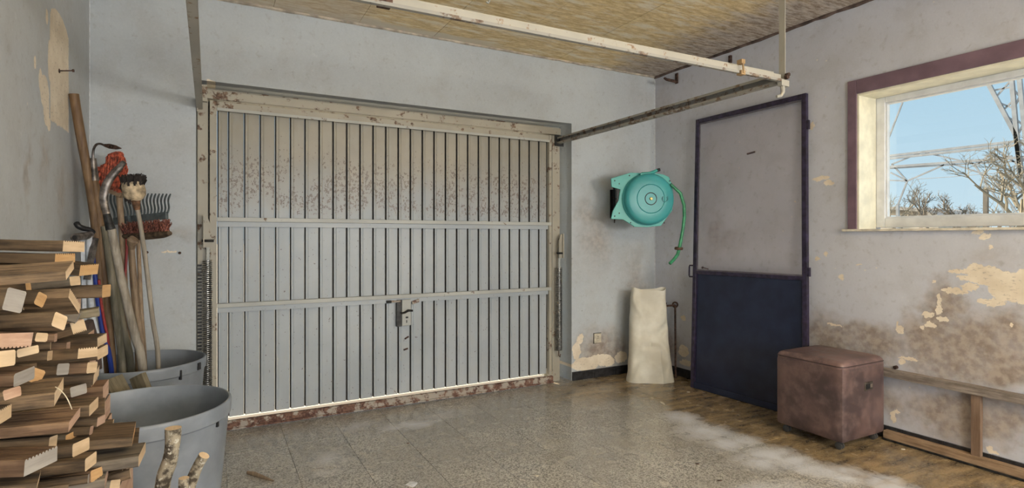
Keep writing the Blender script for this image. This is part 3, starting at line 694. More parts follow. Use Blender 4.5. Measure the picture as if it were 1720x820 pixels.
mb = MB(); p = onX(1190, 452, XR); mb.tube([(XR, p.y, p.z), (XR-.05, p.y+.015, p.z+.012)], .004, 6); mb.tube([(XR-.048, p.y+.014, p.z+.011), (XR-.055, p.y+.016, p.z+.013)], .010, 8)
tag(obj('screw_hook', mb, M['rust_dark'], smooth=True), 'small dark screw hook seen through the gauze above the blue panel', 'hook')

# ---------------------------------------------------------------- wall socket
p = onY(1003, 568, YB)
ws = root('wall_socket', 'ivory square power socket low on the back wall', 'socket', (p.x, YB, p.z))
h = .041
obj('cover_plate', MB().box(p.x-h*.9, p.x+h*.9, YB-.012, YB, p.z-h, p.z+h), M['socket'], ws, bevel=.004)
obj('plate_edge', MB().box(p.x-h*.9-.004, p.x+h*.9+.004, YB-.003, YB, p.z-h-.004, p.z+h+.004), M['black'], ws)
AXB = (Vector((1, 0, 0)), Vector((0, 0, 1)), Vector((0, -1, 0)))
obj('socket_well', MB().lathe([(.0225, 0), (.0225, .003), (.019, .003), (.017, .0004), (.0, .0004)], (p.x, YB-.012, p.z), AXB, 24), M['socket'], ws, smooth=True)
obj('contact', MB().box(p.x-.010, p.x-.005, YB-.0135, YB-.0122, p.z-.003, p.z+.003).box(p.x+.005, p.x+.010, YB-.0135, YB-.0122, p.z-.003, p.z+.003).box(p.x-.003, p.x+.003, YB-.0137, YB-.0122, p.z+.012, p.z+.018), M['dark_steel'], ws)

# ---------------------------------------------------------------- leaning gauze door
BL = Vector((3.386, 3.243, 0)); BR = Vector((3.450, 2.290, 0)); TL = Vector((3.505, 3.300, 2.165)); TRr = Vector((3.548, 2.366, 2.178))
def dq(a, b, off=0):
    """point of the leaning door: a across 0..1 from the handle side, b up 0..1"""
    q = BL.lerp(BR, a).lerp(TL.lerp(TRr, a), b)
    return q+DN*off
DN = (BR-BL).cross(TL-BL).normalized()
if DN.x > 0: DN = -DN
sd = root('screen_door', 'dark blue metal door with gauze upper half leaning against the right wall', 'door', (3.42, 2.77, 0))
def dbox(a0, a1, b0, b1, o0, o1):
    vs = [dq(a, b, o) for a in (a0, a1) for b in (b0, b1) for o in (o0, o1)]
    return MB().add(vs, [(0, 1, 3, 2), (4, 6, 7, 5), (0, 4, 5, 1), (2, 3, 7, 6), (0, 2, 6, 4), (1, 5, 7, 3)])
fwid, fh = .034, .016
obj('stile', dbox(0, fwid, .0, 1, -.012, .018), M['blue_edge'], sd, bevel=.003)
obj('stile', dbox(1-fwid, 1, .0, 1, -.012, .018), M['blue_edge'], sd, bevel=.003)
obj('top_rail', dbox(fwid, 1-fwid, 1-fh, 1, -.012, .018), M['blue_edge'], sd, bevel=.003)
obj('bottom_rail', dbox(fwid, 1-fwid, 0, .022, -.012, .018), M['blue_paint'], sd, bevel=.003)
obj('middle_rail', dbox(fwid, 1-fwid, .418, .431, -.012, .016), M['grey_steel'] if False else M['blue_edge'], sd, bevel=.002)
obj('panel', dbox(fwid, 1-fwid, .022, .418, -.004, .004), M['blue_paint'], sd)
obj('gauze', dbox(fwid, 1-fwid, .431, 1-fh, -.001, .0), M['gauze'], sd)
fr = MB()
for q in (dbox(fwid, fwid+.008, .431, 1-fh, .0, .008), dbox(1-fwid-.008, 1-fwid, .431, 1-fh, .0, .008), dbox(fwid, 1-fwid, .431, .436, .0, .010), dbox(fwid, 1-fwid, 1-fh-.005, 1-fh, .0, .008)): fr.add(q.v, q.f)
obj('gauze_bead', fr, plain('grey_bead', (.13, .12, .14), .5), sd)
fr = MB()
for q in (dbox(fwid, fwid+.008, .022, .418, .004, .010), dbox(1-fwid-.008, 1-fwid, .022, .418, .004, .010)): fr.add(q.v, q.f)
obj('panel_bead', fr, M['blue_edge'], sd)
for b in (.90, .445): obj('hinge', dbox(1.0005, 1.018, b-.014, b+.014, -.004, .016), M['blue_edge'], sd, bevel=.002)
hp = [dq(-.001, .407, .01), dq(-.03, .407, .02), dq(-.034, .412, .02), dq(-.034, .444, .02), dq(-.03, .449, .02), dq(-.001, .449, .01)]
obj('handle', MB().tube(hp, .0065, 8), M['blue_edge'], sd, smooth=True)

# ---------------------------------------------------------------- ottoman on castors
ox0, ox1, oy0, oy1, oz0, oz1 = 3.080, 3.500, 1.845, 2.262, .048, .497
ot = root('ottoman', 'cube shaped worn brown leather ottoman on small castors', 'ottoman', ((ox0+ox1)/2, (oy0+oy1)/2, 0))
def softbox(x0, x1, y0, y1, z0, z1, r, bulge, crown, n=14, seed=0):
    bm = bmesh.new(); bmesh.ops.create_cube(bm, size=2.0); bmesh.ops.subdivide_edges(bm, edges=bm.edges[:], cuts=n, use_grid_fill=True)
    c = Vector(((x0+x1)/2, (y0+y1)/2, (z0+z1)/2)); h = Vector(((x1-x0)/2, (y1-y0)/2, (z1-z0)/2)); mb = MB()
    vs = []
    for v in bm.verts:
        # redistribute so that samples crowd towards the edges
        q = Vector([math.copysign(abs(k)**.72, k) for k in v.co])
        p = Vector([q[i]*h[i] for i in range(3)])
        inn = Vector([max(-h[i]+r, min(h[i]-r, p[i])) for i in range(3)])
        d = p-inn
        if d.length > 1e-6: p = inn+d.normalized()*r
        fx, fy, fz = (1-q[0]**2), (1-q[1]**2), (1-q[2]**2)
        if abs(v.co.x) > .99: p.x += math.copysign(bulge*fy*fz, v.co.x)
        if abs(v.co.y) > .99: p.y += math.copysign(bulge*fx*fz, v.co.y)
        if v.co.z > .99: p.z += crown*fx*fy
        p += Vector((1, 1, 1))*0.0015*noise.noise(p*16+Vector((seed, 0, 0)))
        vs.append(p+c)
    fs = [[v.index for v in f.verts] for f in bm.faces]; bm.free()
    mb.add(vs, fs); return mb
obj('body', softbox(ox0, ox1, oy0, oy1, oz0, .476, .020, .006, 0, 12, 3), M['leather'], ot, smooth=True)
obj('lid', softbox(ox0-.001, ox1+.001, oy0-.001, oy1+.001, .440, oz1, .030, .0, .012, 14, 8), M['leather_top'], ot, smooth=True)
mb = MB(); r = .03; pts = []
for (cx, cy, a0) in ((ox1-r, oy1-r, 0), (ox0+r, oy1-r, 90), (ox0+r, oy0+r, 180), (ox1-r, oy0+r, 270)):
    for k in range(5): a = math.radians(a0+k*22.5); pts.append((cx+(r+.001)*math.cos(a), cy+(r+.001)*math.sin(a), .4735))
pts.append(pts[0]); mb.tube(pts, .0028, 6)
obj('seam', mb, plain('seam_leather', (.05, .03, .028), .5), ot, smooth=True)
gp = onY(1457, 648, oy0)
obj('grip_plate', MB().box(gp.x-.040, gp.x+.040, oy0-.010, oy0-.001, gp.z-.024, gp.z+.024), plain('brushed_plate', (.22, .19, .16), .3, .9, .2, 30), ot, bevel=.003)
obj('grip_recess', MB().box(gp.x-.030, gp.x+.030, oy0-.0115, oy0-.0098, gp.z-.015, gp.z+.013), M['dark_steel'], ot)
obj('grip_glint', MB().box(gp.x+.008, gp.x+.028, oy0-.0128, oy0-.0112, gp.z-.010, gp.z+.012), plain('glint_metal', (.55, .48, .40), .3, .9), ot)  # bright box painted as a glint on the grip plate
for cx in (ox0+.045, ox1-.045):
    for cy in (oy0+.045, oy1-.045):
        mb = MB()
        for dx in (-.010, .010): mb.lathe([(0, -.005), (.017, -.005), (.021, -.003), (.021, .003), (.017, .005), (0, .005)], (cx+dx, cy, .0215), (Vector((0, 1, 0)), Vector((0, 0, 1)), Vector((1, 0, 0))), 16)
        cst = obj('castor', mb, plain('castor_grey', (.07, .068, .065), .35), ot, smooth=True)
        obj('castor_stem', MB().tube([(cx, cy, .03), (cx, cy, .052)], .008, 8), M['dark_steel'], cst)

# ---------------------------------------------------------------- wooden frame on the right wall
wf = root('wooden_wall_frame', 'weathered wooden rail and stud frame fixed low on the right wall', 'rail', (3.53, 1.2, 0))
def roughbeam(x0, x1, y0, y1, z0, z1, n=18, ax=1, amp=.002, seed=0):
    mb = MB(); lo = [x0, y0, z0]; hi = [x1, y1, z1]; o = [i for i in range(3) if i != ax]; vs = []; fs = []
    for k in range(n+1):
        s = lo[ax]+(hi[ax]-lo[ax])*k/n
        for (i, j) in ((0, 0), (1, 0), (1, 1), (0, 1)):
            p = [0, 0, 0]; p[ax] = s; p[o[0]] = (lo, hi)[i][o[0]]+amp*noise.noise(Vector((s*9, i*3+seed, j*7)))-(amp if i else -amp); p[o[1]] = (lo, hi)[j][o[1]]+amp*noise.noise(Vector((s*9, i*5+seed, j*2+9)))
            vs.append(p)
    for k in range(n):
        for q in range(4): fs.append((k*4+q, k*4+(q+1) % 4, (k+1)*4+(q+1) % 4, (k+1)*4+q))
    fs += [(3, 2, 1, 0), (n*4, n*4+1, n*4+2, n*4+3)]
    return mb.add(vs, fs)
obj('rail', roughbeam(3.505, XR-.001, .2, 1.98, .376, .418), M['old_wood'], wf)
obj('base_timber', roughbeam(3.508, XR-.014, .2, 1.862, .004, .054, seed=3), M['base_wood'], wf)
obj('stud', roughbeam(3.518, 3.55, 1.392, 1.432, .0545, .3755, 10, 2, .002, 5), M['post_wood'], wf)
obj('metal_edge', MB().box(3.500, 3.506, .2, 1.86, .001, .012), M['dark_steel'], wf)

# ---------------------------------------------------------------- sack in the corner
def sack():
    base = Vector((3.235, 3.545, 0)); W = Vector((_c, -_s, 0)); D = Vector((_s, _c, 0))
    lv = [(0.0, .198, .085, -.012), (.02, .196, .09, -.012), (.08, .186, .088, -.010), (.20, .170, .080, -.012), (.33, .163, .070, -.014), (.46, .160, .060, -.016), (.58, .154, .050, -.012), (.68, .148, .042, -.010), (.745, .145, .038, -.006), (.765, .146, .036, -.004)]
    n = 64; rows = 46; mb = MB(); vs = []; fs = []
    def interp(z):
        for a, b in zip(lv[:-1], lv[1:]):
            if z <= b[0]+1e-9:
                f = (z-a[0])/(b[0]-a[0]); return [a[i]+(b[i]-a[i])*f for i in range(1, 4)]
        return lv[-1][1:]
    for r in range(rows+1):
        z = .765*r/rows; hw, hd, off = interp(z); lean = .10*z
        for k in range(n):
            a = 2*math.pi*k/n; ca, sa = math.cos(a), math.sin(a)
            x = math.copysign(abs(ca)**.38, ca)*hw; y = math.copysign(abs(sa)**.8, sa)*hd
            q = Vector((x*9, z*7, y*4))
            wr_ = .018*noise.noise(q)+.020*noise.ridged_multi_fractal(Vector((x*7+z*3, z*9-x*4, 2)), 1, 2, 3, 1, 2)*.4
            # diagonal folds
            fold = .020*math.exp(-((x*1.6+z-.45)/.05)**2)-.016*math.exp(-((-x*1.2+z-.30)/.04)**2)+.016*math.exp(-((x-.09+.12*z)/.014)**2)-.014*math.exp(-((x+.05-.2*z)/.02)**2)*(1 if z < .45 else .3)
            y2 = y-(abs(sa))*(wr_+(fold if sa < 0 else 0))*(1.0 if sa < 0 else .3)
            top = .012*math.sin(a*2+.6)+.008*noise.noise(Vector((a*1.3, 3, 3))) if r == rows else 0
            vs.append(base+W*(x+off+.006*noise.noise(Vector((z*8, 1, ca))))+D*(y2+lean)+Vector((0, 0, z+top)))
    for r in range(rows):
        for k in range(n): k2 = (k+1) % n; fs.append((r*n+k, r*n+k2, (r+1)*n+k2, (r+1)*n+k))
    fs.append(tuple(range(n))[::-1])
    # inside of the mouth
    o = len(vs); hw, hd, off = interp(.765)
    for k in range(n):
        a = 2*math.pi*k/n; ca, sa = math.cos(a), math.sin(a)
        vs.append(base+W*(math.copysign(abs(ca)**.38, ca)*(hw-.02)+off)+D*(math.copysign(abs(sa)**.75, sa)*(hd-.012)+.07)+Vector((0, 0, .66)))
    for k in range(n): k2 = (k+1) % n; fs.append((rows*n+k, rows*n+k2, o+k2, o+k))
    fs.append(tuple(range(o, o+n)))
    mb.add(vs, fs); return mb
tag(obj('sack', sack(), M['sack'], smooth=True), 'creased off-white paper sack standing in the corner', 'sack')
# rusty iron bar with ring clamp behind the sack
ib = root('iron_bar', 'thin rusty iron bar with a clamp at its top, leaning beside the sack', 'bar', (3.47, 3.52, 0))
b0 = onZ(1138, 628, .0); b0 = Vector((3.475, 3.51, .001)); t1 = onX(1134, 512, 3.525)
obj('shaft', MB().tube([b0, t1], .0085, 8), M['rust_dark'], ib, smooth=True)
mb = MB()
q = [t1+(Vector((_c, -_s, 0))*math.cos(a)+Vector((0, 0, 1))*math.sin(a))*.021 for a in [k*math.pi/8 for k in range(17)]]
mb.tube(q, .0075, 8)
obj('ring', mb, M['rust_dark'], ib, smooth=True)
mb = MB(); l = t1-Vector((_c, -_s, 0))*.085-Vector((0, 0, .012)); mb.tube([t1-Vector((0, 0, .004)), l], .009, 8); mb.tube([l+Vector((0, 0, .03)), l-Vector((0, 0, .03))], .012, 8)
obj('clamp_arm', mb, M['rust_dark'], ib, smooth=True)

# ---------------------------------------------------------------- hose reel
hr = root('hose_reel', 'teal spring hose reel drum mounted on the back wall near the corner', 'hose reel', (3.14, 3.86, 1.5))
nz = Vector((-.34, -.94, 0)).normalized(); nx = Vector((0, 0, 1)).cross(nz).normalized()*1
if nx.x < 0: nx = -nx
ny = Vector((0, 0, 1)); RC = at(1093, 334, 4.47)
k = 4.47/F
AX = (nx, ny, nz)
prof = [(0, .004), (.045, .004), (.047, .0), (.050, .0), (.052, .004), (.112, .004), (.116, -.001), (.120, .004), (.178, .003), (.196, -.006), (.206, -.022), (.208, -.055), (.214, -.058), (.214, -.066), (.200, -.068), (.0, -.068)]
obj('drum', MB().lathe(prof, RC, AX, 64), M['teal_face'], hr, smooth=True)
prof = [(0, 0), (.204, 0), (.206, -.05), (.214, -.058), (.214, -.066), (0, -.066)]
obj('drum_back', MB().lathe(prof, RC-nz*.094, AX, 64), M['teal'], hr, smooth=True)
pl = [(-63, 34), (-62, 20), (-47, 16), (-50, -2), (-60, -20), (-63, -33), (-42, -34), (-22, -46), (0, -46.5), (24, -44), (44, -18), (46, 10), (43, 26), (38, 38), (28, 42), (10, 45), (-12, 44), (-30, 44)]
obj('side_plate', MB().prism([(a*k*1.02, b*k*1.02) for a, b in pl], RC-nz*.074, AX, -.010, .006), M['teal'], hr, bevel=.002)
for a, b in ((-58, 31), (-58, -29), (-50, 26), (-50, -24), (-32, 40), (-30, -40), (40, 32), (30, -40), (43, -6)):
    c = RC+nx*a*k+ny*b*k-nz*.067
    obj('rivet', MB().lathe([(0, .004), (.004, .004), (.0055, 0)], c, AX, 10), M['dark_steel'], hr)
obj('hub_nut', MB().lathe([(0, .016), (.010, .016), (.013, .010), (.014, .003), (.018, .002)], RC, AX, 6), M['brass'], hr)
obj('hub_ring', MB().lathe([(.044, .003), (.046, .006), (.050, .006), (.052, .003)], RC, AX, 40), M['dark_steel'], hr, smooth=True)
# embossed mark right of the hub
ec = RC+nx*24*k-ny*0*k
mb = MB(); q = [ec+nx*.022*math.cos(a)+ny*.024*math.sin(a)+nz*.005 for a in [math.radians(120+d_) for d_ in range(0, 290, 20)]]
mb.tube(q, .0022, 6)
mb.tube([ec+nx*.026+ny*.022+nz*.005, ec+nx*.030-ny*.004+nz*.005, ec+nx*.020-ny*.016+nz*.005], .0022, 6); mb.tube([ec-nx*.012+ny*.016+nz*.005, ec-nx*.016-ny*.002+nz*.005, ec-nx*.004-ny*.012+nz*.005], .0022, 6)
obj('embossed_mark', mb, plain('mark_teal_dark', (.03, .20, .19), .5), hr, smooth=True)
# axle tube / lever at the top
c0 = RC+nx*-12*k+ny*43*k-nz*.045; 
obj('top_lever', MB().tube([c0, c0+nx*14*k+ny*1*k, c0+nx*20*k+ny*3*k, c0+nx*27*k+ny*6*k], [.012, .012, .013, .012], 10), M['teal'], hr, smooth=True)
obj('lever_tip', MB().tube([c0+nx*27*k+ny*6*k, c0+nx*32*k+ny*7.5*k], .013, 10), M['black'], hr, smooth=True)
obj('lever_mount', MB().obb(c0-ny*.012, AX, (.018, .014, .02)), M['teal'], hr, bevel=.002)
# wall bracket
wbx = onY(1029, 343, YB)
mb = MB(); mb.box(wbx.x-.014, wbx.x+.012, YB-.03, YB, wbx.z-.125, wbx.z+.125); mb.box(wbx.x-.03, wbx.x+.03, YB-.006, YB, wbx.z-.125, wbx.z+.125)
obj('wall_mount', mb, M['black'], hr, bevel=.002)
pe = RC-nz*.080
mb = MB()
for b in (25, -27):
    q = pe+nx*(-58*k)+ny*b*k; mb.tube([q, (wbx.x+.005, YB-.02, q.z)], .014, 8)
mb.tube([pe+nx*(-52*k)+ny*26*k, pe+nx*(-52*k)-ny*28*k], .010, 8)
obj('pivot_arm', mb, M['black'], hr, smooth=True)
mb = MB(); mb.tube([(wbx.x-.03, YB-.02, wbx.z+.06), (wbx.x-.012, YB-.04, wbx.z+.05), (wbx.x+.03, YB-.05, wbx.z+.03), (wbx.x+.05, YB-.08, wbx.z+.06)], .004, 6)
obj('cut_bolt', MB().tube([(wbx.x, YB-.03, wbx.z-.125), (wbx.x-.004, YB-.03, wbx.z-.165)], .005, 6), M['rust_dark'], hr)
obj('safety_wire', mb, M['rust_dark'], hr, smooth=True)
hz = [RC+nx*40*k+ny*26*k-nz*.05] + [at(u, v, t) for u, v, t in ((1143, 325, 4.56), (1149, 345, 4.56), (1149.5, 365, 4.55), (1147, 385, 4.55), (1144, 402, 4.55), (1141, 418, 4.54), (1138, 428, 4.53), (1132, 436, 4.52), (1125, 443, 4.5))]
obj('hose', MB().tube(hz, [.012]+[.0135]*9, 10), M['hose'], hr, smooth=True)
rc = at(1140, 417.5, 4.54)
hs = obj('hose_stop', MB().lathe([(.014, -.011), (.030, -.011), (.034, -.006), (.034, .006), (.030, .011), (.014, .011)], rc, (Vector((1, 0, 0)), Vector((0, 1, .1)), Vector((.12, -.1, 1)).normalized()), 20), plain('brown_rubber', (.10, .055, .03), .6), hr, smooth=True)

# ---------------------------------------------------------------- bins
def bin_(name, label, cx, cy, R, Hh, notch=None):
    t = root(name, label, 'bin', (cx, cy, 0), group='grey plastic tubs')
    rb = R*.80
    prof = [(0, .004), (rb-.01, .004), (rb, .012), (R*.965, Hh-.060), (R*.968, Hh-.058), (R*.992, Hh-.052), (R*1.0, Hh-.012), (R*.995, Hh-.003), (R*.985, Hh), (R*.965, Hh), (R*.955, Hh-.006), (R*.950, Hh-.05), (rb-.006, .02), (rb-.02, .014), (0, .014)]
    obj('tub', MB().lathe(prof, (cx, cy, 0), None, 72), M['plastic_grey'], t, smooth=True)
    return t
B1 = (-.222, 2.435); B2 = (-.310, 3.375)
b1 = bin_('plastic_bin', 'empty grey round plastic bin in front, beside the firewood pile', *B1, .287, .585)
b2 = bin_('plastic_bin', 'grey round plastic bin at the back wall holding the garden tools', *B2, .280, .575)
# handle notches and holes
a = math.radians(-28)
c = Vector((B2[0]+.279*math.cos(a), B2[1]+.279*math.sin(a), .545))
obj('handle_notch', MB().obb(c, ((-math.sin(a), math.cos(a), 0), (math.cos(a), math.sin(a), 0), (0, 0, 1)), (.012, .006, .018)), M['black'], b2, bevel=.002)
a = math.radians(-52); c = Vector((B2[0]+.276*math.cos(a), B2[1]+.276*math.sin(a), .528))
obj('handle_rib', MB().obb(c, ((-math.sin(a), math.cos(a), 0), (math.cos(a), math.sin(a), 0), (0, 0, 1)), (.004, .008, .024)), M['black'], b2, bevel=.002)
a = math.radians(-32); c = Vector((B1[0]+.278*math.cos(a), B1[1]+.278*math.sin(a), .520))
obj('rivet_hole', MB().obb(c, ((-math.sin(a), math.cos(a), 0), (math.cos(a), math.sin(a), 0), (0, 0, 1)), (.005, .004, .009)), M['black'], b1)
# recessed hand grip seen inside the front bin
a = math.radians(118); c = Vector((B1[0]+.262*math.cos(a), B1[1]+.262*math.sin(a), .44))
obj('grip_recess', MB().obb(c, ((-math.sin(a), math.cos(a), 0), (math.cos(a), math.sin(a), 0), (0, 0, 1)), (.055, .008, .028)), M['plastic_grey'], b1, bevel=.006)

# ---------------------------------------------------------------- garden tools in the back bin
TG = 'long handled garden tools standing in the back bin'
BT = 2.86
def path(pts, t0, ext=True, tb=BT):
    """handle axis measured in the photo; distance runs from t0 at the top to tb at the bin bottom"""
    (ua, va), (ub, vb) = pts[-2], pts[-1]
    vend = H0+F*(HC-.03)/tb
    full = list(pts)
    if ext: full.append((max(176, min(262, ub+(ub-ua)/(vb-va)*(vend-vb)*.35)), vend))
    v0, v1 = full[0][1], full[-1][1]
    return [at(u, v, t0+(tb-t0)*(v-v0)/(v1-v0)) for u, v in full]
def smoothp(P, n=6):
    out_ = []
    for i in range(len(P)-1):
        p0, p1, p2, p3 = P[max(i-1, 0)], P[i], P[i+1], P[min(i+2, len(P)-1)]
        for j in range(n):
            t = j/n; out_.append(.5*((2*p1)+(-p0+p2)*t+(2*p0-5*p1+4*p2-p3)*t*t+(-p0+3*p1-3*p2+p3)*t**3))
    return out_+[P[-1]]
def tool(name, label, cat, P, r0, r1, mat):
    t = root(name, label, cat, P[-1], TG)
    S = smoothp(P, 4); n = len(S)
    rr = [(r0+(r1-r0)*i/(n-1))*(1+.05*noise.noise(S[i]*9)) for i in range(n)]
    obj('handle', MB().tube(S, rr, 12), mat, t, smooth=True)
    return t
# thick stick against the left wall
tool('wooden_pole', 'thick brown wooden pole, tallest of the tools, its sawn top against the left wall', 'pole', path([(124, 158), (135, 225), (147, 290), (156, 345), (164, 420), (172, 520), (178, 612)], 2.66), .0205, .018, M['handle_a'])
# weeding hoe
P = path([(158, 303), (167, 365), (172, 430), (180, 510), (189, 612)], 2.72)
t = tool('weeding_hoe', 'wooden handled hoe with thin gooseneck blade curving to the right', 'hoe', P, .018, .0165, M['handle_a'])
obj('ferrule', MB().tube([at(156, 266, 2.715), at(157, 283, 2.718), at(159, 304, 2.72)], [.0145, .0165, .0195], 12), M['steel_tool'], t, smooth=True)
obj('gooseneck', MB().tube(smoothp([at(156, 268, 2.715), at(157, 252, 2.71), at(162, 243, 2.70), at(170, 242, 2.68), at(178, 246, 2.67)]), .0055, 8), M['steel_tool'], t, smooth=True)
mb = MB(); a, b = at(175, 244, 2.67), at(204, 249.5, 2.62); mb.tube([a, a.lerp(b, .3), a.lerp(b, .7), b], [.006, .012, .010, .002], 8, flat=.3)
obj('blade', mb, M['rust_dark'], t, smooth=True)
# curved spade with grey handle
P = path([(187, 385), (193, 415), (202, 460), (216, 520), (228, 568), (239, 614)], 2.60)
t = tool('curved_spade', 'long spade with pale grey handle and bent steel blade curling to the upper right', 'spade', P, .0175, .0195, M['handle_b'])
bl = smoothp([at(187, 388, 2.60), at(180, 362, 2.60), at(174, 335, 2.60), at(178, 312, 2.60), at(190, 293, 2.61), at(202, 280, 2.62), at(209, 271, 2.62)])
n = len(bl); obj('blade', MB().tube(bl, [.009]*3+[.0072+.0030*math.sin(math.pi*(i/(n-4)))-.002*i/n if i < n-4 else .005*(n-3-i)/3+.0008 for i in range(n-3)], 12, flat=1.9), M['steel_tool'], t, smooth=True)
obj('socket', MB().tube([at(186, 386, 2.60), at(179, 360, 2.598)], [.020, .0155], 12), M['dark_steel'], t, smooth=True)
# two grey-green sticks
tool('grey_stick', 'weathered grey-green stick in the back bin, left of two alike', 'stick', path([(175, 380), (184, 440), (195, 530), (206, 616)], 2.74), .0155, .018, M['handle_d'])
tool('grey_stick', 'weathered grey-green stick in the back bin, right of two alike, next to the spade handle', 'stick', path([(184, 415), (198, 500), (209, 560), (220, 614)], 2.78), .013, .017, M['handle_d'])
# red broom
P = path([(200, 322), (204, 380), (207, 430), (211, 520), (215, 575)], 3.0)
t = tool('red_broom', 'upturned street broom with long orange-red bristles', 'broom', P, .015, .014, M['handle_c'])
a, b = at(150, 306, 2.92), at(206, 328, 2.96)
obj('broom_head', MB().beam(a, b, .05, .030), M['handle_c'], t, bevel=.004)
mb = MB(); rng = random.Random(4)
for i in range(420):
    f = rng.random(); s = a.lerp(b, f); s += Vector((rng.uniform(-.02, .02), rng.uniform(-.03, .03), .01))
    uu = 140+66*f; tipu = 152+f*62+rng.uniform(-2, 2); tipv = 290-f*34+rng.uniform(-2, 2)
    if f > .45: tipv = 262-6*math.sin((f-.45)*5)+rng.uniform(-2, 3)+max(0, f-.85)*160
    e_ = at(tipu, tipv, 2.96+rng.uniform(-.06, .05)); m_ = s.lerp(e_, .5)
    mb.tube([s, m_, e_], [.0045, .0042, .003], 3)
tag(obj('bristles', mb, M['red_bristle'], t), 'orange-red plastic bristles', kind='stuff')
# lime brush
P = path([(229.5, 345), (237, 385), (246, 450), (256, 534), (266, 612)], 2.74, tb=2.80)
t = tool('lime_brush', 'pale handled round brush with black bristles on a limewashed cup', 'brush', P, .0098, .0112, M['handle_b'])
d_ = (at(222, 300, 2.72)-at(229.5, 345, 2.74)).normalized(); o_ = at(229.5, 346, 2.74); xa = d_.cross(Vector((0, 1, 0))).normalized(); ya = d_.cross(xa)
obj('ferrule', MB().lathe([(0, -.02), (.013, -.02), (.016, .0), (.019, .02), (.026, .032)], o_, (xa, ya, d_), 20), plain('brown_cord', (.18, .09, .045), .8, 0, .3, 60), t, smooth=True)
mb = MB().lathe([(.020, .024), (.036, .035), (.047, .050), (.050, .075), (.048, .100), (.045, .120), (.0, .122)], o_, (xa, ya, d_), 28)
for v in mb.v: v += Vector((1, 1, 1))*.004*noise.noise(v*30)
obj('cup', mb, M['cream_bristle_cup'], t, smooth=True)
mb = MB(); rng = random.Random(6)
for i in range(260):
    an = rng.random()*6.283; rr = .047*math.sqrt(rng.random()); base = o_+xa*(math.cos(an)*rr)+ya*(math.sin(an)*rr)+d_*.10
    tip = base+d_*(.040+rng.uniform(-.018, .018))+xa*(math.cos(an)*.010-.006)+ya*math.sin(an)*.01
    mb.tube([base, tip], [.0035, .0025], 3)
for i in range(110):   # clotted bristles falling down the left side
    f = rng.random(); base = at(208+rng.uniform(-3, 6), 303+rng.uniform(-3, 6), 2.72); mb.tube([base, at(205+12*f+rng.uniform(-4, 3), 315+26*f+rng.uniform(-3, 3), 2.70)], [.006, .003], 3)
tag(obj('bristles', mb, M['black_bristle'], t), 'matted black bristles', kind='stuff')
# second dark bunch beside it
# leaf rake
P = path([(217, 378), (220, 440), (226, 520), (231, 600)], 3.02)
t = tool('leaf_rake', 'dark grey-green plastic leaf rake with wavy teeth pointing up against the back wall', 'rake', P, .011, .012, M['handle_c'])
obj('neck', MB().tube([at(217, 392, 3.02), at(217, 376, 3.04), at(216, 366, 3.05)], [.014, .022, .030], 10, flat=.5), M['rake'], t, smooth=True)
L0, L1 = at(192, 372, 3.08), at(281, 362, 2.98)
mb = MB(); q = [L0.lerp(L1, i/12)-Vector((0, 0, .03*(abs(i/12-.3))**1.2*-.6)) for i in range(13)]
mb.beam(L0, L1, .018, .040)
obj('rake_head', mb, M['rake'], t, bevel=.004)
for i in range(17):
    f = i/16; s = L0.lerp(L1, f)+Vector((0, 0, .015)); top = at(186+f*100, 325+.5*abs(i-8)*.2, 3.10-.09*f)
    pts = [s.lerp(top, j/8)+Vector((_c, -_s, 0))*(.0055*math.sin(j/8*6.28+.4)) for j in range(9)]
    obj('tooth', MB().tube(pts, [.011, .011, .0105, .0105, .010, .010, .010, .010, .007], 6, flat=.5), M['rake'], t, smooth=True)
# red-brown broom
P = path([(232, 398), (234, 450), (238, 530), (243, 605)], 2.98)
t = tool('worn_broom', 'upturned broom with short worn red-brown bristles below the rake', 'broom', P, .010, .010, M['handle_c'])
a, b = at(208, 397, 2.98), at(285, 392, 2.84)
mb = MB(); mb.tube([a.lerp(b, i/8)+Vector((0, 0, -.006*math.sin(math.pi*i/8))) for i in range(9)], [.012, .018]+[.020]*6+[.012], 10, flat=1.2)
obj('broom_head', mb, plain('dark_wood_head', (.13, .085, .05), .75, 0, .3, 40), t, smooth=True)
mb = MB(); rng = random.Random(9)
for i in range(420):
    f = rng.random(); s = a.lerp(b, .04+.92*f)+Vector((rng.uniform(-.012, .012), rng.uniform(-.02, .02), .012))
    e_ = s+Vector((rng.uniform(-.02, .02)+.01*(f-.5), rng.uniform(-.025, .01), .052+rng.uniform(-.014, .012)))
    mb.tube([s, e_], [.0026, .0016], 3)
tag(obj('bristles', mb, M['brown_bristle'], t), 'worn red-brown bristles', kind='stuff')
# short pale stick with knob
P = path([(221, 412), (225, 460), (232, 530), (241, 595)], 2.84)
t = tool('knob_stick', 'pale tan stick with a flared cut knob, between spade handle and lime brush', 'stick', P, .0125, .0135, M['handle_c'])
obj('knob', MB().tube([at(222, 419, 2.84), at(221, 411, 2.835), at(223, 404, 2.83), at(226, 401, 2.83)], [.013, .020, .028, .022], 12), M['handle_c'], t, smooth=True)
tool('red_rod', 'thin dark red rod standing behind the spade handle', 'rod', path([(213, 395), (212, 440), (206, 500), (203, 560)], 2.96), .006, .006, M['red_tube'])
tool('blue_pole', 'glossy blue pole leaning between firewood pile and tools', 'pole', path([(152, 402), (158, 450), (165, 510), (173, 560), (186, 612)], 2.66), .010, .011, M['blue_tube'])
tool('striped_red_rod', 'short dark red and blue rod right of the blue pole', 'rod', path([(166, 470), (170, 510), (176, 545), (183, 590)], 2.70), .0065, .006, M['red_tube'])
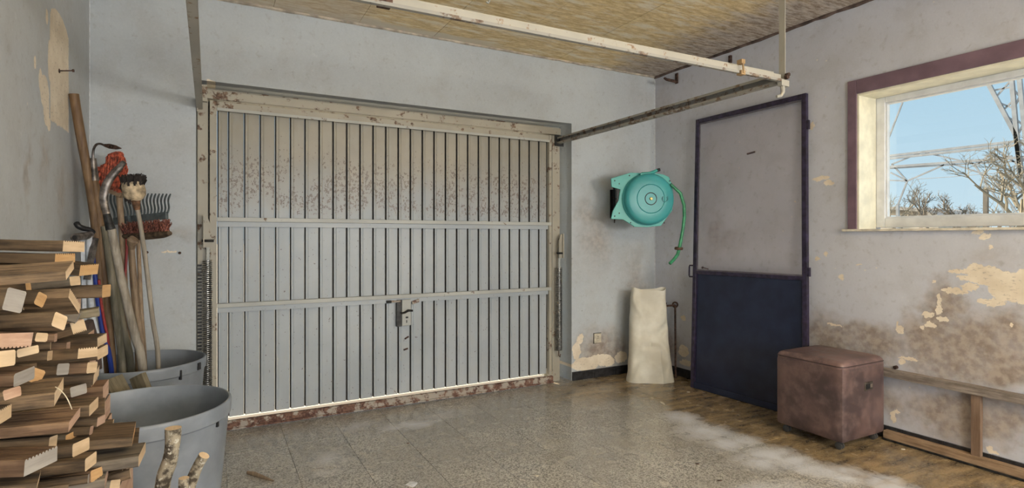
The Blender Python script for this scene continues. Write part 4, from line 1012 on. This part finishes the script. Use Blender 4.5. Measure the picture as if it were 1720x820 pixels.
# folded stand with open tube end and black lever
P = path([(150, 396), (150, 450), (154, 520), (168, 600)], 2.60)
t = tool('folded_stand', 'folded stand of white tubes with black lever and open round pipe end', 'stand', P, .012, .012, M['white_tube'])
a, b = at(126, 399, 2.50), at(160, 394, 2.66)
obj('pipe', MB().lathe([(.010, -.004), (.018, -.004), (.018, .12), (.016, .12)], a, tuple([(b-a).normalized().cross(Vector((0, 0, 1))).normalized(), Vector((0, 0, 1)), (b-a).normalized()]), 20), M['steel_tool'], t, smooth=True)
obj('pipe_bore', MB().lathe([(0, -.0035), (.0102, -.0035)], a, tuple([(b-a).normalized().cross(Vector((0, 0, 1))).normalized(), Vector((0, 0, 1)), (b-a).normalized()]), 16), M['black'], t)
obj('lever', MB().tube(smoothp([at(128, 374, 2.60), at(132, 380, 2.60), at(141, 384, 2.62), at(150, 386, 2.64), at(158, 392, 2.66)]), [.010]+[.013]*8+[.012]*7+[.008], 10), M['black'], t, smooth=True)
obj('strut', MB().beam(at(139, 404, 2.6), at(143, 560, 2.64), .016, .006), M['white_tube'], t)
obj('brace', MB().beam(at(160, 400, 2.62), at(146, 470, 2.58), .022, .018), M['steel_tool'], t)
obj('arm', MB().tube(smoothp([at(148, 540, 2.5), at(153, 558, 2.52), at(160, 585, 2.55), at(163, 620, 2.56)]), .020, 10), plain('dark_foam', (.09, .06, .05), .85), t, smooth=True)
# offcuts wedged between the two bins
def offcut(label, c, X, Y, h, s, e_, name='wood_offcut'):
    X = Vector(X).normalized(); Y = Vector(Y); Y = (Y-X*Y.dot(X)).normalized(); Z = X.cross(Y)
    mb = MB(); mb.obb((0, 0, 0), ((1, 0, 0), (0, 1, 0), (0, 0, 1)), h)
    mb.m = [1, 1, 0, 0, 0, 0]
    o = obj(name, mb, [s, e_], loc=(0, 0, 0), bevel=.0015); o.matrix_world = Matrix.Translation(c) @ Matrix((X, Y, Z)).transposed().to_4x4()
    return tag(o, label, 'wood', 'offcuts wedged between the bins')
rt = Vector((_c, -_s, 0)); fd = Vector((_s, _c, 0)); up = Vector((0, 0, 1))
for (lab, tp, X_, Y_, h_, m1, m2) in (('thick brown block leaning between the two bins, dark end up', at(184, 641, 2.43), up*.80+rt*-.52+fd*.1, rt*.7+up*.5-fd*.5, (0, .050, .036), SIDES[4], SIDES[0]),
                               ('thin brown board leaning behind the front bin, right of the thick block', at(231, 631, 2.43), up*.88+rt*-.40+fd*.08, rt*.8+up*.4-fd*.2, (0, .036, .012), SIDES[4], SIDES[0])):
    X_ = X_.normalized(); half = (tp.z-.05)/X_.z/2
    offcut(lab, tp-X_*half, X_, Y_, (half, h_[1], h_[2]), m1, m2)

# ---------------------------------------------------------------- firewood pile
def block_mesh(L, Wd, Tk, grooved, side, end, flip=False, seed=0):
    """length along -x from the cut end at x=0, width +y away, thickness -z"""
    rng = random.Random(seed); poly = []
    if grooved:
        k = max(4, int(Wd/.0085)); w_ = Wd/k; gd = .0028
        for i in range(k): poly += [(i*w_+.0008, -gd), (i*w_+w_*.30, 0), (i*w_+w_*.72, 0), ((i+1)*w_-.0008, -gd)]
        poly += [(Wd, -Tk), (0, -Tk)]
        if flip: poly = [(Wd-a, -Tk-b) for a, b in poly]
    else:
        c_ = min(.003, Tk*.15); poly = [(c_, 0), (Wd-c_, 0), (Wd, -c_), (Wd, -Tk+c_), (Wd-c_, -Tk), (c_, -Tk), (0, -Tk+c_), (0, -c_)]
    mb = MB(); n = len(poly); cuts = 3
    xs_ = [0, -L*.3, -L*.7, -L]; skew = rng.uniform(-.004, .004); vs = []
    for q, x in enumerate(xs_):
        for (a, b) in poly:
            vs.append((x+(skew*a/Wd*2 if q == 0 else 0), a+rng.uniform(-.0006, .0006)+(.0012*math.sin(q*2+seed)), b+.0012*math.cos(q*2+seed)))
    fs = [tuple(range(n))]; ms = [1]
    for q in range(3):
        for i in range(n): fs.append((q*n+i, (q+1)*n+i, (q+1)*n+(i+1) % n, q*n+(i+1) % n)); ms.append(0)
    fs.append(tuple(range(3*n, 4*n))[::-1]); ms.append(1)
    mb.v = [Vector(v) for v in vs]; mb.f = [list(f) for f in fs]; mb.m = ms
    return mb
#  A(u,v) near top corner of the cut end | B far top corner | C point on the top front edge to the left | thickness px | distance | width m | grooved | flip | end | side
BK = [
 (106,405,139,406.5,0,401.5,18.5,1.42,.085,1,0,'f',1),(92,426.5,130,426,0,425,16,1.38,.085,1,0,'o',0),(109.8,456,116,438,0,463,15,1.10,.105,1,0,'f',1),
 (135,444.8,169,442.6,100,441,18.5,1.46,.085,1,0,'o',0),(42.5,475,55.6,474,0,480,13.5,1.22,.04,0,0,'o',0),(116.6,465.3,132.7,463.8,50,474,15.5,1.42,.045,0,0,'f',2),
 (172,480,183,478.5,110,481,21,1.50,.07,0,0,'o',1),(13,483,47,491,-40,484,38,1.02,.040,0,0,'g',1),(64.4,488.7,82.7,496.7,40,488,22,1.16,.030,0,0,'o',0),
 (117.5,483,136,511,60,486,18,1.24,.085,1,0,'f',1),(134,527,137,523,66.6,510,17,1.34,.055,0,0,'g',2),(93.7,523.5,115.6,533,0,528,24.5,1.06,.036,0,0,'f',1),
 (165,519,167,515,130,524,13.5,1.46,.05,0,0,'g',4),(117.3,544,143.7,536.6,70,556,20,1.36,.07,1,1,'f',0),(-10,561,61,559,-60,558,26,.98,.085,1,1,'p',3),
 (60.8,557.8,74.7,559,35,557,15,1.16,.028,0,0,'f',0),(-8,590,29,586,-40,592,27,.96,.045,0,0,'f',1),(29,587,65,579,0,590,14,1.10,.055,0,0,'f',0),
 (163.5,568,183,559,95,573,16.5,1.48,.09,1,0,'f',0),(131,586.4,162,583.4,65,590,17,1.36,.07,1,0,'f',1),(162.7,588,176,579,140,590,18,1.45,.07,0,0,'f',1),
 (85,573,90.8,573,66,574,14,1.32,.025,0,0,'f',0),(57,616,71.7,622,30,613,23,1.14,.028,0,0,'o',0),(24,650-22,52,614,-30,630,23,1.02,.065,0,0,'g',3),
 (5,657,31,649,-30,664,17,.97,.05,0,0,'p',1),(91.5,661,109,634,0,670,23,1.07,.125,1,0,'f',1),(146.6,609.5,161,608,100,611,18.5,1.42,.05,0,0,'f',3),
 (96,611,115,610,60,612,19,1.28,.035,0,0,'g',1),(157.6,628.5,172,612.4,112,630,18.5,1.44,.11,1,0,'f',0),(118,650.5,145,643,90,654,17,1.36,.055,0,0,'g',1),
 (150,681,165,666,110,685,19,1.32,.085,0,0,'f',1),(176,686,182,667,150,690,18,1.46,.11,1,0,'f',1),(115.7,710,141.5,684,0,719,17,1.10,.12,1,0,'p',3),
 (163.4,702,176.6,695,130,704,15,1.38,.06,1,0,'p',0),(-4,690,19,677,-40,694,24,.94,.07,1,0,'f',0),(83.5,734,96.6,729,0,741,23,1.10,.05,0,0,'f',0),
 (41.7,773,100,748,-20,776,27,.98,.085,1,0,'g',3),(122,747.5,148,735,100,750,21.5,1.22,.065,0,0,'f',0),(110,733,135,719,96,735,11,1.29,.08,0,0,'o',2),
 (151.5,717,161,715,130,718,14,1.34,.04,0,0,'p',0),(223,734.5,229,707,148,741,16,1.36,.14,0,0,'o',1),(232,748,236,717,190,752,9,1.45,.13,0,0,'f',1),
 (232.7,766.5,243,742,170,776,18,1.34,.115,0,0,'f',2),(143.4,771.7,169,757,72,780,21,1.20,.075,0,0,'f',1),(217.4,789,220,787,180,800,15.5,1.40,.05,0,0,'f',1),
 (176,805,185,780.5,130,813,18,1.28,.11,1,0,'p',2),(152,791,167,784,100,800,19,1.26,.05,0,0,'o',3),(63,811,71.7,788,0,817,17,1.02,.11,1,0,'f',0),
 (148,797,152,794,72,808,14,1.24,.05,0,0,'g',0),(116,812,119,811,60,819,16,1.14,.06,0,0,'f',1),(186,808,203,806,165,810,20,1.34,.05,0,0,'f',2),
 # pieces seen only as dark sides in the gaps
 (62,610,64,609,0,616,16,1.24,.06,0,0,'f',0),(80,590,82,589,0,594,16,1.30,.06,0,0,'f',0),(92,560,95,559,30,562,14,1.30,.07,0,0,'p',3),(112,575,116,573,70,577,14,1.42,.07,0,0,'p',3),
 (40,507,52,506,0,508,14,1.22,.07,0,0,'f',0),(60,494,64,493,30,494,16,1.26,.05,0,0,'f',0),(132,640,135,639,80,642,14,1.48,.06,0,0,'f',0),(96,700,100,699,40,702,14,1.3,.06,0,0,'f',0),(60,754,64,753,0,760,14,1.2,.06,0,0,'f',1),
 (190,705,194,703,150,708,16,1.50,.06,0,0,'f',0),(195,770,197,769,150,776,16,1.50,.06,0,0,'f',0),(118,775,122,774,70,780,13,1.3,.06,0,0,'f',0),(20,650+60,24,709,-30,712,14,1.1,.06,0,0,'f',0),(205,790,208,788,150,800,16,1.5,.06,0,0,'f',0),(30,800,34,799,-20,806,14,1.08,.06,0,0,'f',0),
]
def solve(b):
    Au, Av, Bu, Bv, Cu, Cv, Tp, t, Wd = b[:9]
    A = at(Au, Av, t); rd = ray(Bu, Bv).normalized(); oc = CAM-A
    bb = rd.dot(oc); cc = oc.dot(oc)-Wd*Wd; disc = bb*bb-cc
    if disc < 0: s_ = -bb
    else: s_ = -bb+math.sqrt(disc)
    B = CAM+rd*s_; Wv = (B-A).normalized()
    nrm = ray(Au, Av).cross(ray(Cu, Cv)).normalized()
    Lv = nrm.cross(Wv).normalized()
    if (at(Cu, Cv, t)-A).dot(Lv) < 0: Lv = -Lv
    Zv = (-Lv).cross(Wv).normalized()
    # Zv must point to the top side
    if Zv.z < 0: Zv = -Zv
    return A, -Lv, Wv, Zv, Tp*t/F
cols = {}
blocks = []
for i, b in enumerate(BK):
    A, Xv, Wv, Zv, Tk = solve(b)
    X = Xv; Y = Wv; Z = X.cross(Y)
    # length: stay clear of the left wall
    lx = -X.x  # direction of -X in world x
    L = .46
    far = (-X)
    if far.x < -1e-3:
        L = min(L, (A.x-(XL+.035))/(-far.x)); 
        if Y.x < 0: L = min(L, (A.x+Y.x*b[8]-(XL+.02))/(-far.x))
    L = max(.10, L)
    gz = Z.dot(Zv)
    side = SIDES[b[12] % 5]; end = ENDS[b[11]]
    mb = block_mesh(L, b[8], Tk, b[9], side, end, flip=(b[10] == 1), seed=i)
    if gz < 0:
        for v in mb.v: v.z = -v.z
        # mirrored thickness keeps the grooves up
    o = obj('firewood_block', mb, [side, end], loc=(0, 0, 0))
    o.matrix_world = Matrix.Translation(A) @ Matrix((X, Y, Z)).transposed().to_4x4()
    cu, cv = (b[0]+b[2])/2, (b[1]+b[3])/2+b[6]/2
    ck = 0 if cu < 50 else 1 if cu < 105 else 2 if cu < 145 else 3
    cols.setdefault(ck, []).append((cv, i, o, b)); blocks.append(o)
ORD = ['topmost', 'second', 'third', 'fourth', 'fifth', 'sixth', 'seventh', 'eighth', 'ninth', 'tenth', 'eleventh', 'twelfth', 'thirteenth', 'fourteenth', 'fifteenth', 'sixteenth', 'seventeenth', 'eighteenth', 'nineteenth', 'twentieth', 'twenty-first', 'twenty-second', 'twenty-third', 'twenty-fourth', 'twenty-fifth']
CN = ['leftmost stack', 'centre-left stack', 'centre-right stack', 'rightmost stack']
EN = {'o': 'orange cut end', 'f': 'pale cut end', 'p': 'pinkish cut end', 'g': 'grey weathered end'}
for ck, lst in cols.items():
    lst.sort(key=lambda q: q[0])
    for r_, (cv, i, o, b) in enumerate(lst):
        kind_ = 'grooved board' if b[9] else 'plain block'
        pos_ = 'topmost' if r_ == 0 else ORD[r_]+' from top'
        tag(o, f"{kind_} with {EN[b[11]]}, {pos_} in the firewood pile's {CN[ck]}", 'firewood', 'cut timber pieces in the firewood pile')
# hidden supports: thick beams below the visible pile and a row behind it
for k in range(2):
    for j, (y0, y1, x1) in enumerate(((1.02, 1.30, -.28), (1.33, 1.62, -.22), (1.65, 1.95, -.21))):
        mb = MB().box(XL+.04, x1, y0, y1, .001+k*.281, .280+k*.281); mb.m = [1, 1, 0, 0, 0, 0]
        tag(obj('firewood_block', mb, [SIDES[0], ENDS['p']], bevel=.002), 'thick dark timber beam at the base of the firewood pile', 'firewood', 'base beams of the firewood pile')
z = .565
for k in range(11):
    th = .046+.006*((k*7) % 3); x1 = -.245-.012*k-.008*((k*5) % 3)
    mb = MB().box(XL+.04, x1, 1.99, 2.085, z, z+th-.001); mb.m = [1, 1, 0, 0, 0, 0]
    tag(obj('firewood_block', mb, [SIDES[k % 4], ENDS['p']], bevel=.002), 'dark timber piece at the back of the firewood pile, behind the cut ends', 'firewood', 'back row of the firewood pile'); z += th
mb = MB().box(XL+.04, -.22, 1.975, 2.095, .001, .563); mb.m = [1, 1, 0, 0, 0, 0]
tag(obj('timber_stump', mb, [SIDES[0], ENDS['p']], bevel=.004), 'thick upright timber stump under the back row of the firewood pile', 'firewood')
# loose straw on the pile
sp_ = obj('splinter', MB().tube(smoothp([at(93, 650, 1.02), at(104, 658, 1.02), at(113, 670, 1.03), at(121, 688, 1.04)]), [.0009]*12+[.0005], 5), M['straw'], smooth=True)
sp_.parent = blocks[25]; sp_.matrix_parent_inverse = blocks[25].matrix_basis.inverted(); sp_['label'] = 'pale curled splinter'

# ---------------------------------------------------------------- branches in front of the bin
def branch(label, pts, t, r):
    P = smoothp([at(u, v, t) for u, v in pts], 4)
    e0 = P[-1]; P += [Vector((e0.x-.01, e0.y, .30)), Vector((e0.x, e0.y+.01, .004))]
    n = len(P); mb = MB().tube(P, [r*(1+.10*noise.noise(P[i]*22+Vector((r, 0, 0)))) for i in range(n)], 14)
    mb.m = [0]*len(mb.f); mb.m[-2] = 1; mb.m[-1] = 1
    return tag(obj('branch', mb, [M['bark'], ENDS['f']], smooth=True), label, 'branch', 'cut branches in front of the grey bin')
br1 = branch('tall mottled branch with pale cut top, leftmost of the three branches', [(291, 719), (290, 745), (285, 775), (276, 800), (271, 830)], 1.42, .0175)
branch('mottled branch leaning right with brown cut top, behind the shortest branch', [(343, 765), (334, 780), (325, 800), (318, 822), (312, 850)], 1.46, .0135)
branch('shortest mottled branch, only its pale cut top showing', [(309, 803), (308, 825), (307, 850)], 1.38, .0115)

# ---------------------------------------------------------------- small things on the floor
p = onZ(437, 801, 0); a_ = onZ(415, 794, .008); b_ = onZ(460, 808, .004)
tag(obj('wood_chip', MB().tube([a_, a_.lerp(b_, .3)+Vector((0, 0, .004)), a_.lerp(b_, .7), b_], [.008, .013, .010, .003], 8, flat=.5), M['handle_c'], smooth=True), 'long splintered wood chip lying on the tiles', 'wood chip')
def flat_scrap(name, label, cat, u, v, r, mat, sc=(1, .6), seed=1):
    rng = random.Random(seed); p = onZ(u, v, 0); n = 9
    poly = [(r*sc[0]*math.cos(2*math.pi*i/n)*(.7+.5*rng.random()), r*sc[1]*math.sin(2*math.pi*i/n)*(.7+.5*rng.random())) for i in range(n)]
    tag(obj(name, MB().prism(poly, p, (Vector((_c, -_s, 0)), Vector((_s, _c, 0)), up), .0002, .003), mat), label, cat)
flat_scrap('paper_scrap', 'torn white paper scrap on the floor at the front', 'paper', 692, 814, .030, plain('paper', (.75, .76, .78), .8), (1, .9))
flat_scrap('plaster_chip', 'tiny pale plaster chip on the brown tiles near the blue door', 'chip', 1156, 659, .012, M['socket'], seed=2)
flat_scrap('plaster_chip', 'tiny pale plaster chip on the brown tiles before the wooden frame', 'chip', 1517, 755, .011, M['socket'], seed=3)
flat_scrap('plaster_chip', 'pale elongated plaster flake on the tiles in front of the sack', 'chip', 1113, 678, .022, M['socket'], (.6, 1.9), seed=4)
flat_scrap('plaster_chip', 'small white flake on the tiles in the middle of the floor', 'chip', 901, 800, .011, M['socket'], seed=5)
flat_scrap('dirt_crumb', 'small dark crumb on the tiles right of the ribbed door centre', 'crumb', 685, 745, .008, M['rust_dark'], seed=6)
flat_scrap('dirt_crumb', 'small dark crumb lying on the tile joint left of the ottoman', 'crumb', 1171, 780, .012, M['rust_dark'], seed=7)
flat_scrap('dirt_crumb', 'dark elongated crumb nearest the viewer on the right half of the floor', 'crumb', 1209, 808, .014, M['rust_dark'], (1, .4), seed=8)

# ---------------------------------------------------------------- outdoors
g1 = MB().box(-60, 90, YB+.30, 120, -.14, -.06); g1.box(XR+.25, 90, -60, YB+.30, -.14, -.06); g1.box(-60, XR+.25, -60, YR-.25, -.14, -.06); g1.box(-60, XL-.25, YR-.25, YB+.30, -.14, -.06)
tag(obj('ground', g1, M['outdoor_ground']), 'pale ground outside the garage', 'ground', kind='structure')
py = root('power_pylon', 'grey steel lattice power pylon outside the window', 'pylon', (31, 16, -.06))
PX = 30.0
def strut(segs, r, name, dx=0.0):
    for (a, b, c2, d2) in segs:
        mb = MB().beam(onX(a, b, PX)+Vector((dx, 0, 0)), onX(c2, d2, PX)+Vector((dx, 0, 0)), r*2, r*2)
        obj(name, mb, M['pylon'], py)
strut([(1661, 142, 1706, 226), (1699, 128, 1714, 300), (1712, 128, 1730, 300), (1706, 226, 1722, 330)], .075, 'leg')
strut([(1493, 262, 1722, 236), (1493, 266.5, 1722, 242), (1495, 280.5, 1722, 264)], .055, 'crossarm')
strut([(1495, 283, 1722, 270), (1516, 172, 1492, 234), (1498, 276, 1545, 257), (1552, 256, 1636, 275), (1524, 304, 1586, 277), (1599, 275, 1666, 297), (1498, 276, 1524, 304), (1495, 303, 1524, 304), (1496, 290, 1524, 304),
       (1636, 275, 1687, 354), (1644, 275, 1680, 245), (1666, 296, 1708, 358), (1524, 304, 1508, 345), (1672, 250, 1722, 285), (1640, 272, 1700, 262),
       (1668, 152, 1699, 146), (1672, 164, 1701, 132), (1677, 172, 1702, 182), (1684, 186, 1701, 170), (1688, 194, 1705, 204), (1694, 206, 1704, 200), (1699, 216, 1711, 222), (1702, 150, 1720, 170), (1704, 180, 1714, 160), (1706, 200, 1724, 215), (1708, 230, 1718, 210), (1710, 250, 1728, 262), (1712, 280, 1722, 262), (1697, 295, 1720, 330)], .032, 'brace')
for q in ((1661, 142, 1706, 226), (1699, 128, 1714, 300)): pass
obj('leg', MB().beam(onX(1722, 330, PX), (PX, onX(1722, 330, PX).y, -.06), .2, .2), M['pylon'], py)
obj('leg', MB().beam(onX(1508, 345, PX), (PX, onX(1508, 345, PX).y, -.06), .12, .12), M['pylon'], py)
tag(obj('power_line', MB().tube([onX(1540, 301, 34), onX(1600, 297, 34), onX(1722, 286, 34)], .015, 4), M['pylon']), 'thin power line crossing below the pylon arm', 'cable')
def tree(label, u, vtop, X, spread, seed, mat, depth=5, r0=.10, lean=0):
    rng = random.Random(seed); base = onX(u, 399, X); base.z = -.06; topz = onX(u, vtop, X).z; Ht = topz+.06; mb = MB()
    def rec(p, d, L, r, k):
        q = p+d*L; m_ = p.lerp(q, .5)+Vector((rng.uniform(-1, 1), rng.uniform(-1, 1), rng.uniform(-1, 1)))*L*.06
        mb.tube([p, m_, q], [r, r*.85, r*.7], 4 if k < 3 else 3, cap=False)
        if k >= depth: return
        for _ in range(3 if k else 4):
            ax_ = Vector((rng.uniform(-1, 1), rng.uniform(-1, 1), rng.uniform(-.25, .6))).normalized()
            rec(p.lerp(q, rng.uniform(.55, 1)), (d*.75+ax_*spread).normalized(), L*rng.uniform(.58, .76), r*.58, k+1)
    rec(base, Vector((0, lean, 1)).normalized(), Ht*.36, r0, 0)
    zz = max(v.z for v in mb.v); f = Ht/(zz+.06)
    for v in mb.v:
        v.z = -.06+(v.z+.06)*f
    return tag(obj('bare_tree', mb, mat), label, 'tree', 'bare trees outside the window')
tree('small bare tree in the left half of the window view', 1558, 312, 36, .55, 3, M['twig'], 5, .13)
tree('small bare tree left of the wooden post in the window view', 1610, 317, 38, .65, 5, M['twig'], 5, .13)
tree('pale thicket tree at the left edge of the window view', 1508, 300, 40, .8, 8, M['twig_pale'], 5, .10)
tree('large bare tree in front of the pylon leg at the right of the window', 1712, 215, 22, .75, 11, M['twig_pale'], 6, .12, -.1)
tree('low bare tree at the lower right of the window view', 1672, 325, 34, .8, 13, M['twig_pale'], 5, .10)
# barn roof and lamp post
bn = root('barn', 'low barn roof behind the window sill at the left', 'building', (42, 26, -.06))
a = onX(1455, 356, 42); b = onX(1500, 347, 42); c = onX(1545, 351, 42); d = onX(1580, 363, 42)
yy = [a.y, b.y, c.y, d.y]
mb = MB(); mb.prism([(a.y, a.z), (b.y, b.z), (c.y, c.z), (d.y, d.z), (d.y, d.z-.25), (c.y, c.z-.2), (b.y, b.z-.2), (a.y, a.z-.2)], (42, 0, 0), ((0, 1, 0), (0, 0, 1), (1, 0, 0)), 0, 8)
obj('roof', mb, M['roof'], bn)
obj('wall', MB().box(42.4, 49.6, d.y+.3, a.y-.3, -.06, d.z-.3), M['outdoor_ground'], bn)
pp = root('lamp_post', 'thin post with a small side lamp outside the window', 'post', (25, onX(1656, 340, 25).y, -.06))
p = onX(1656, 316, 25)
obj('post', MB().beam((25, p.y, -.06), p, .13, .13), M['twig'], pp)
obj('lamp', MB().beam(p+Vector((0, -.08, -.08)), p+Vector((0, -.28, -.10)), .10, .10), M['pylon'], pp)
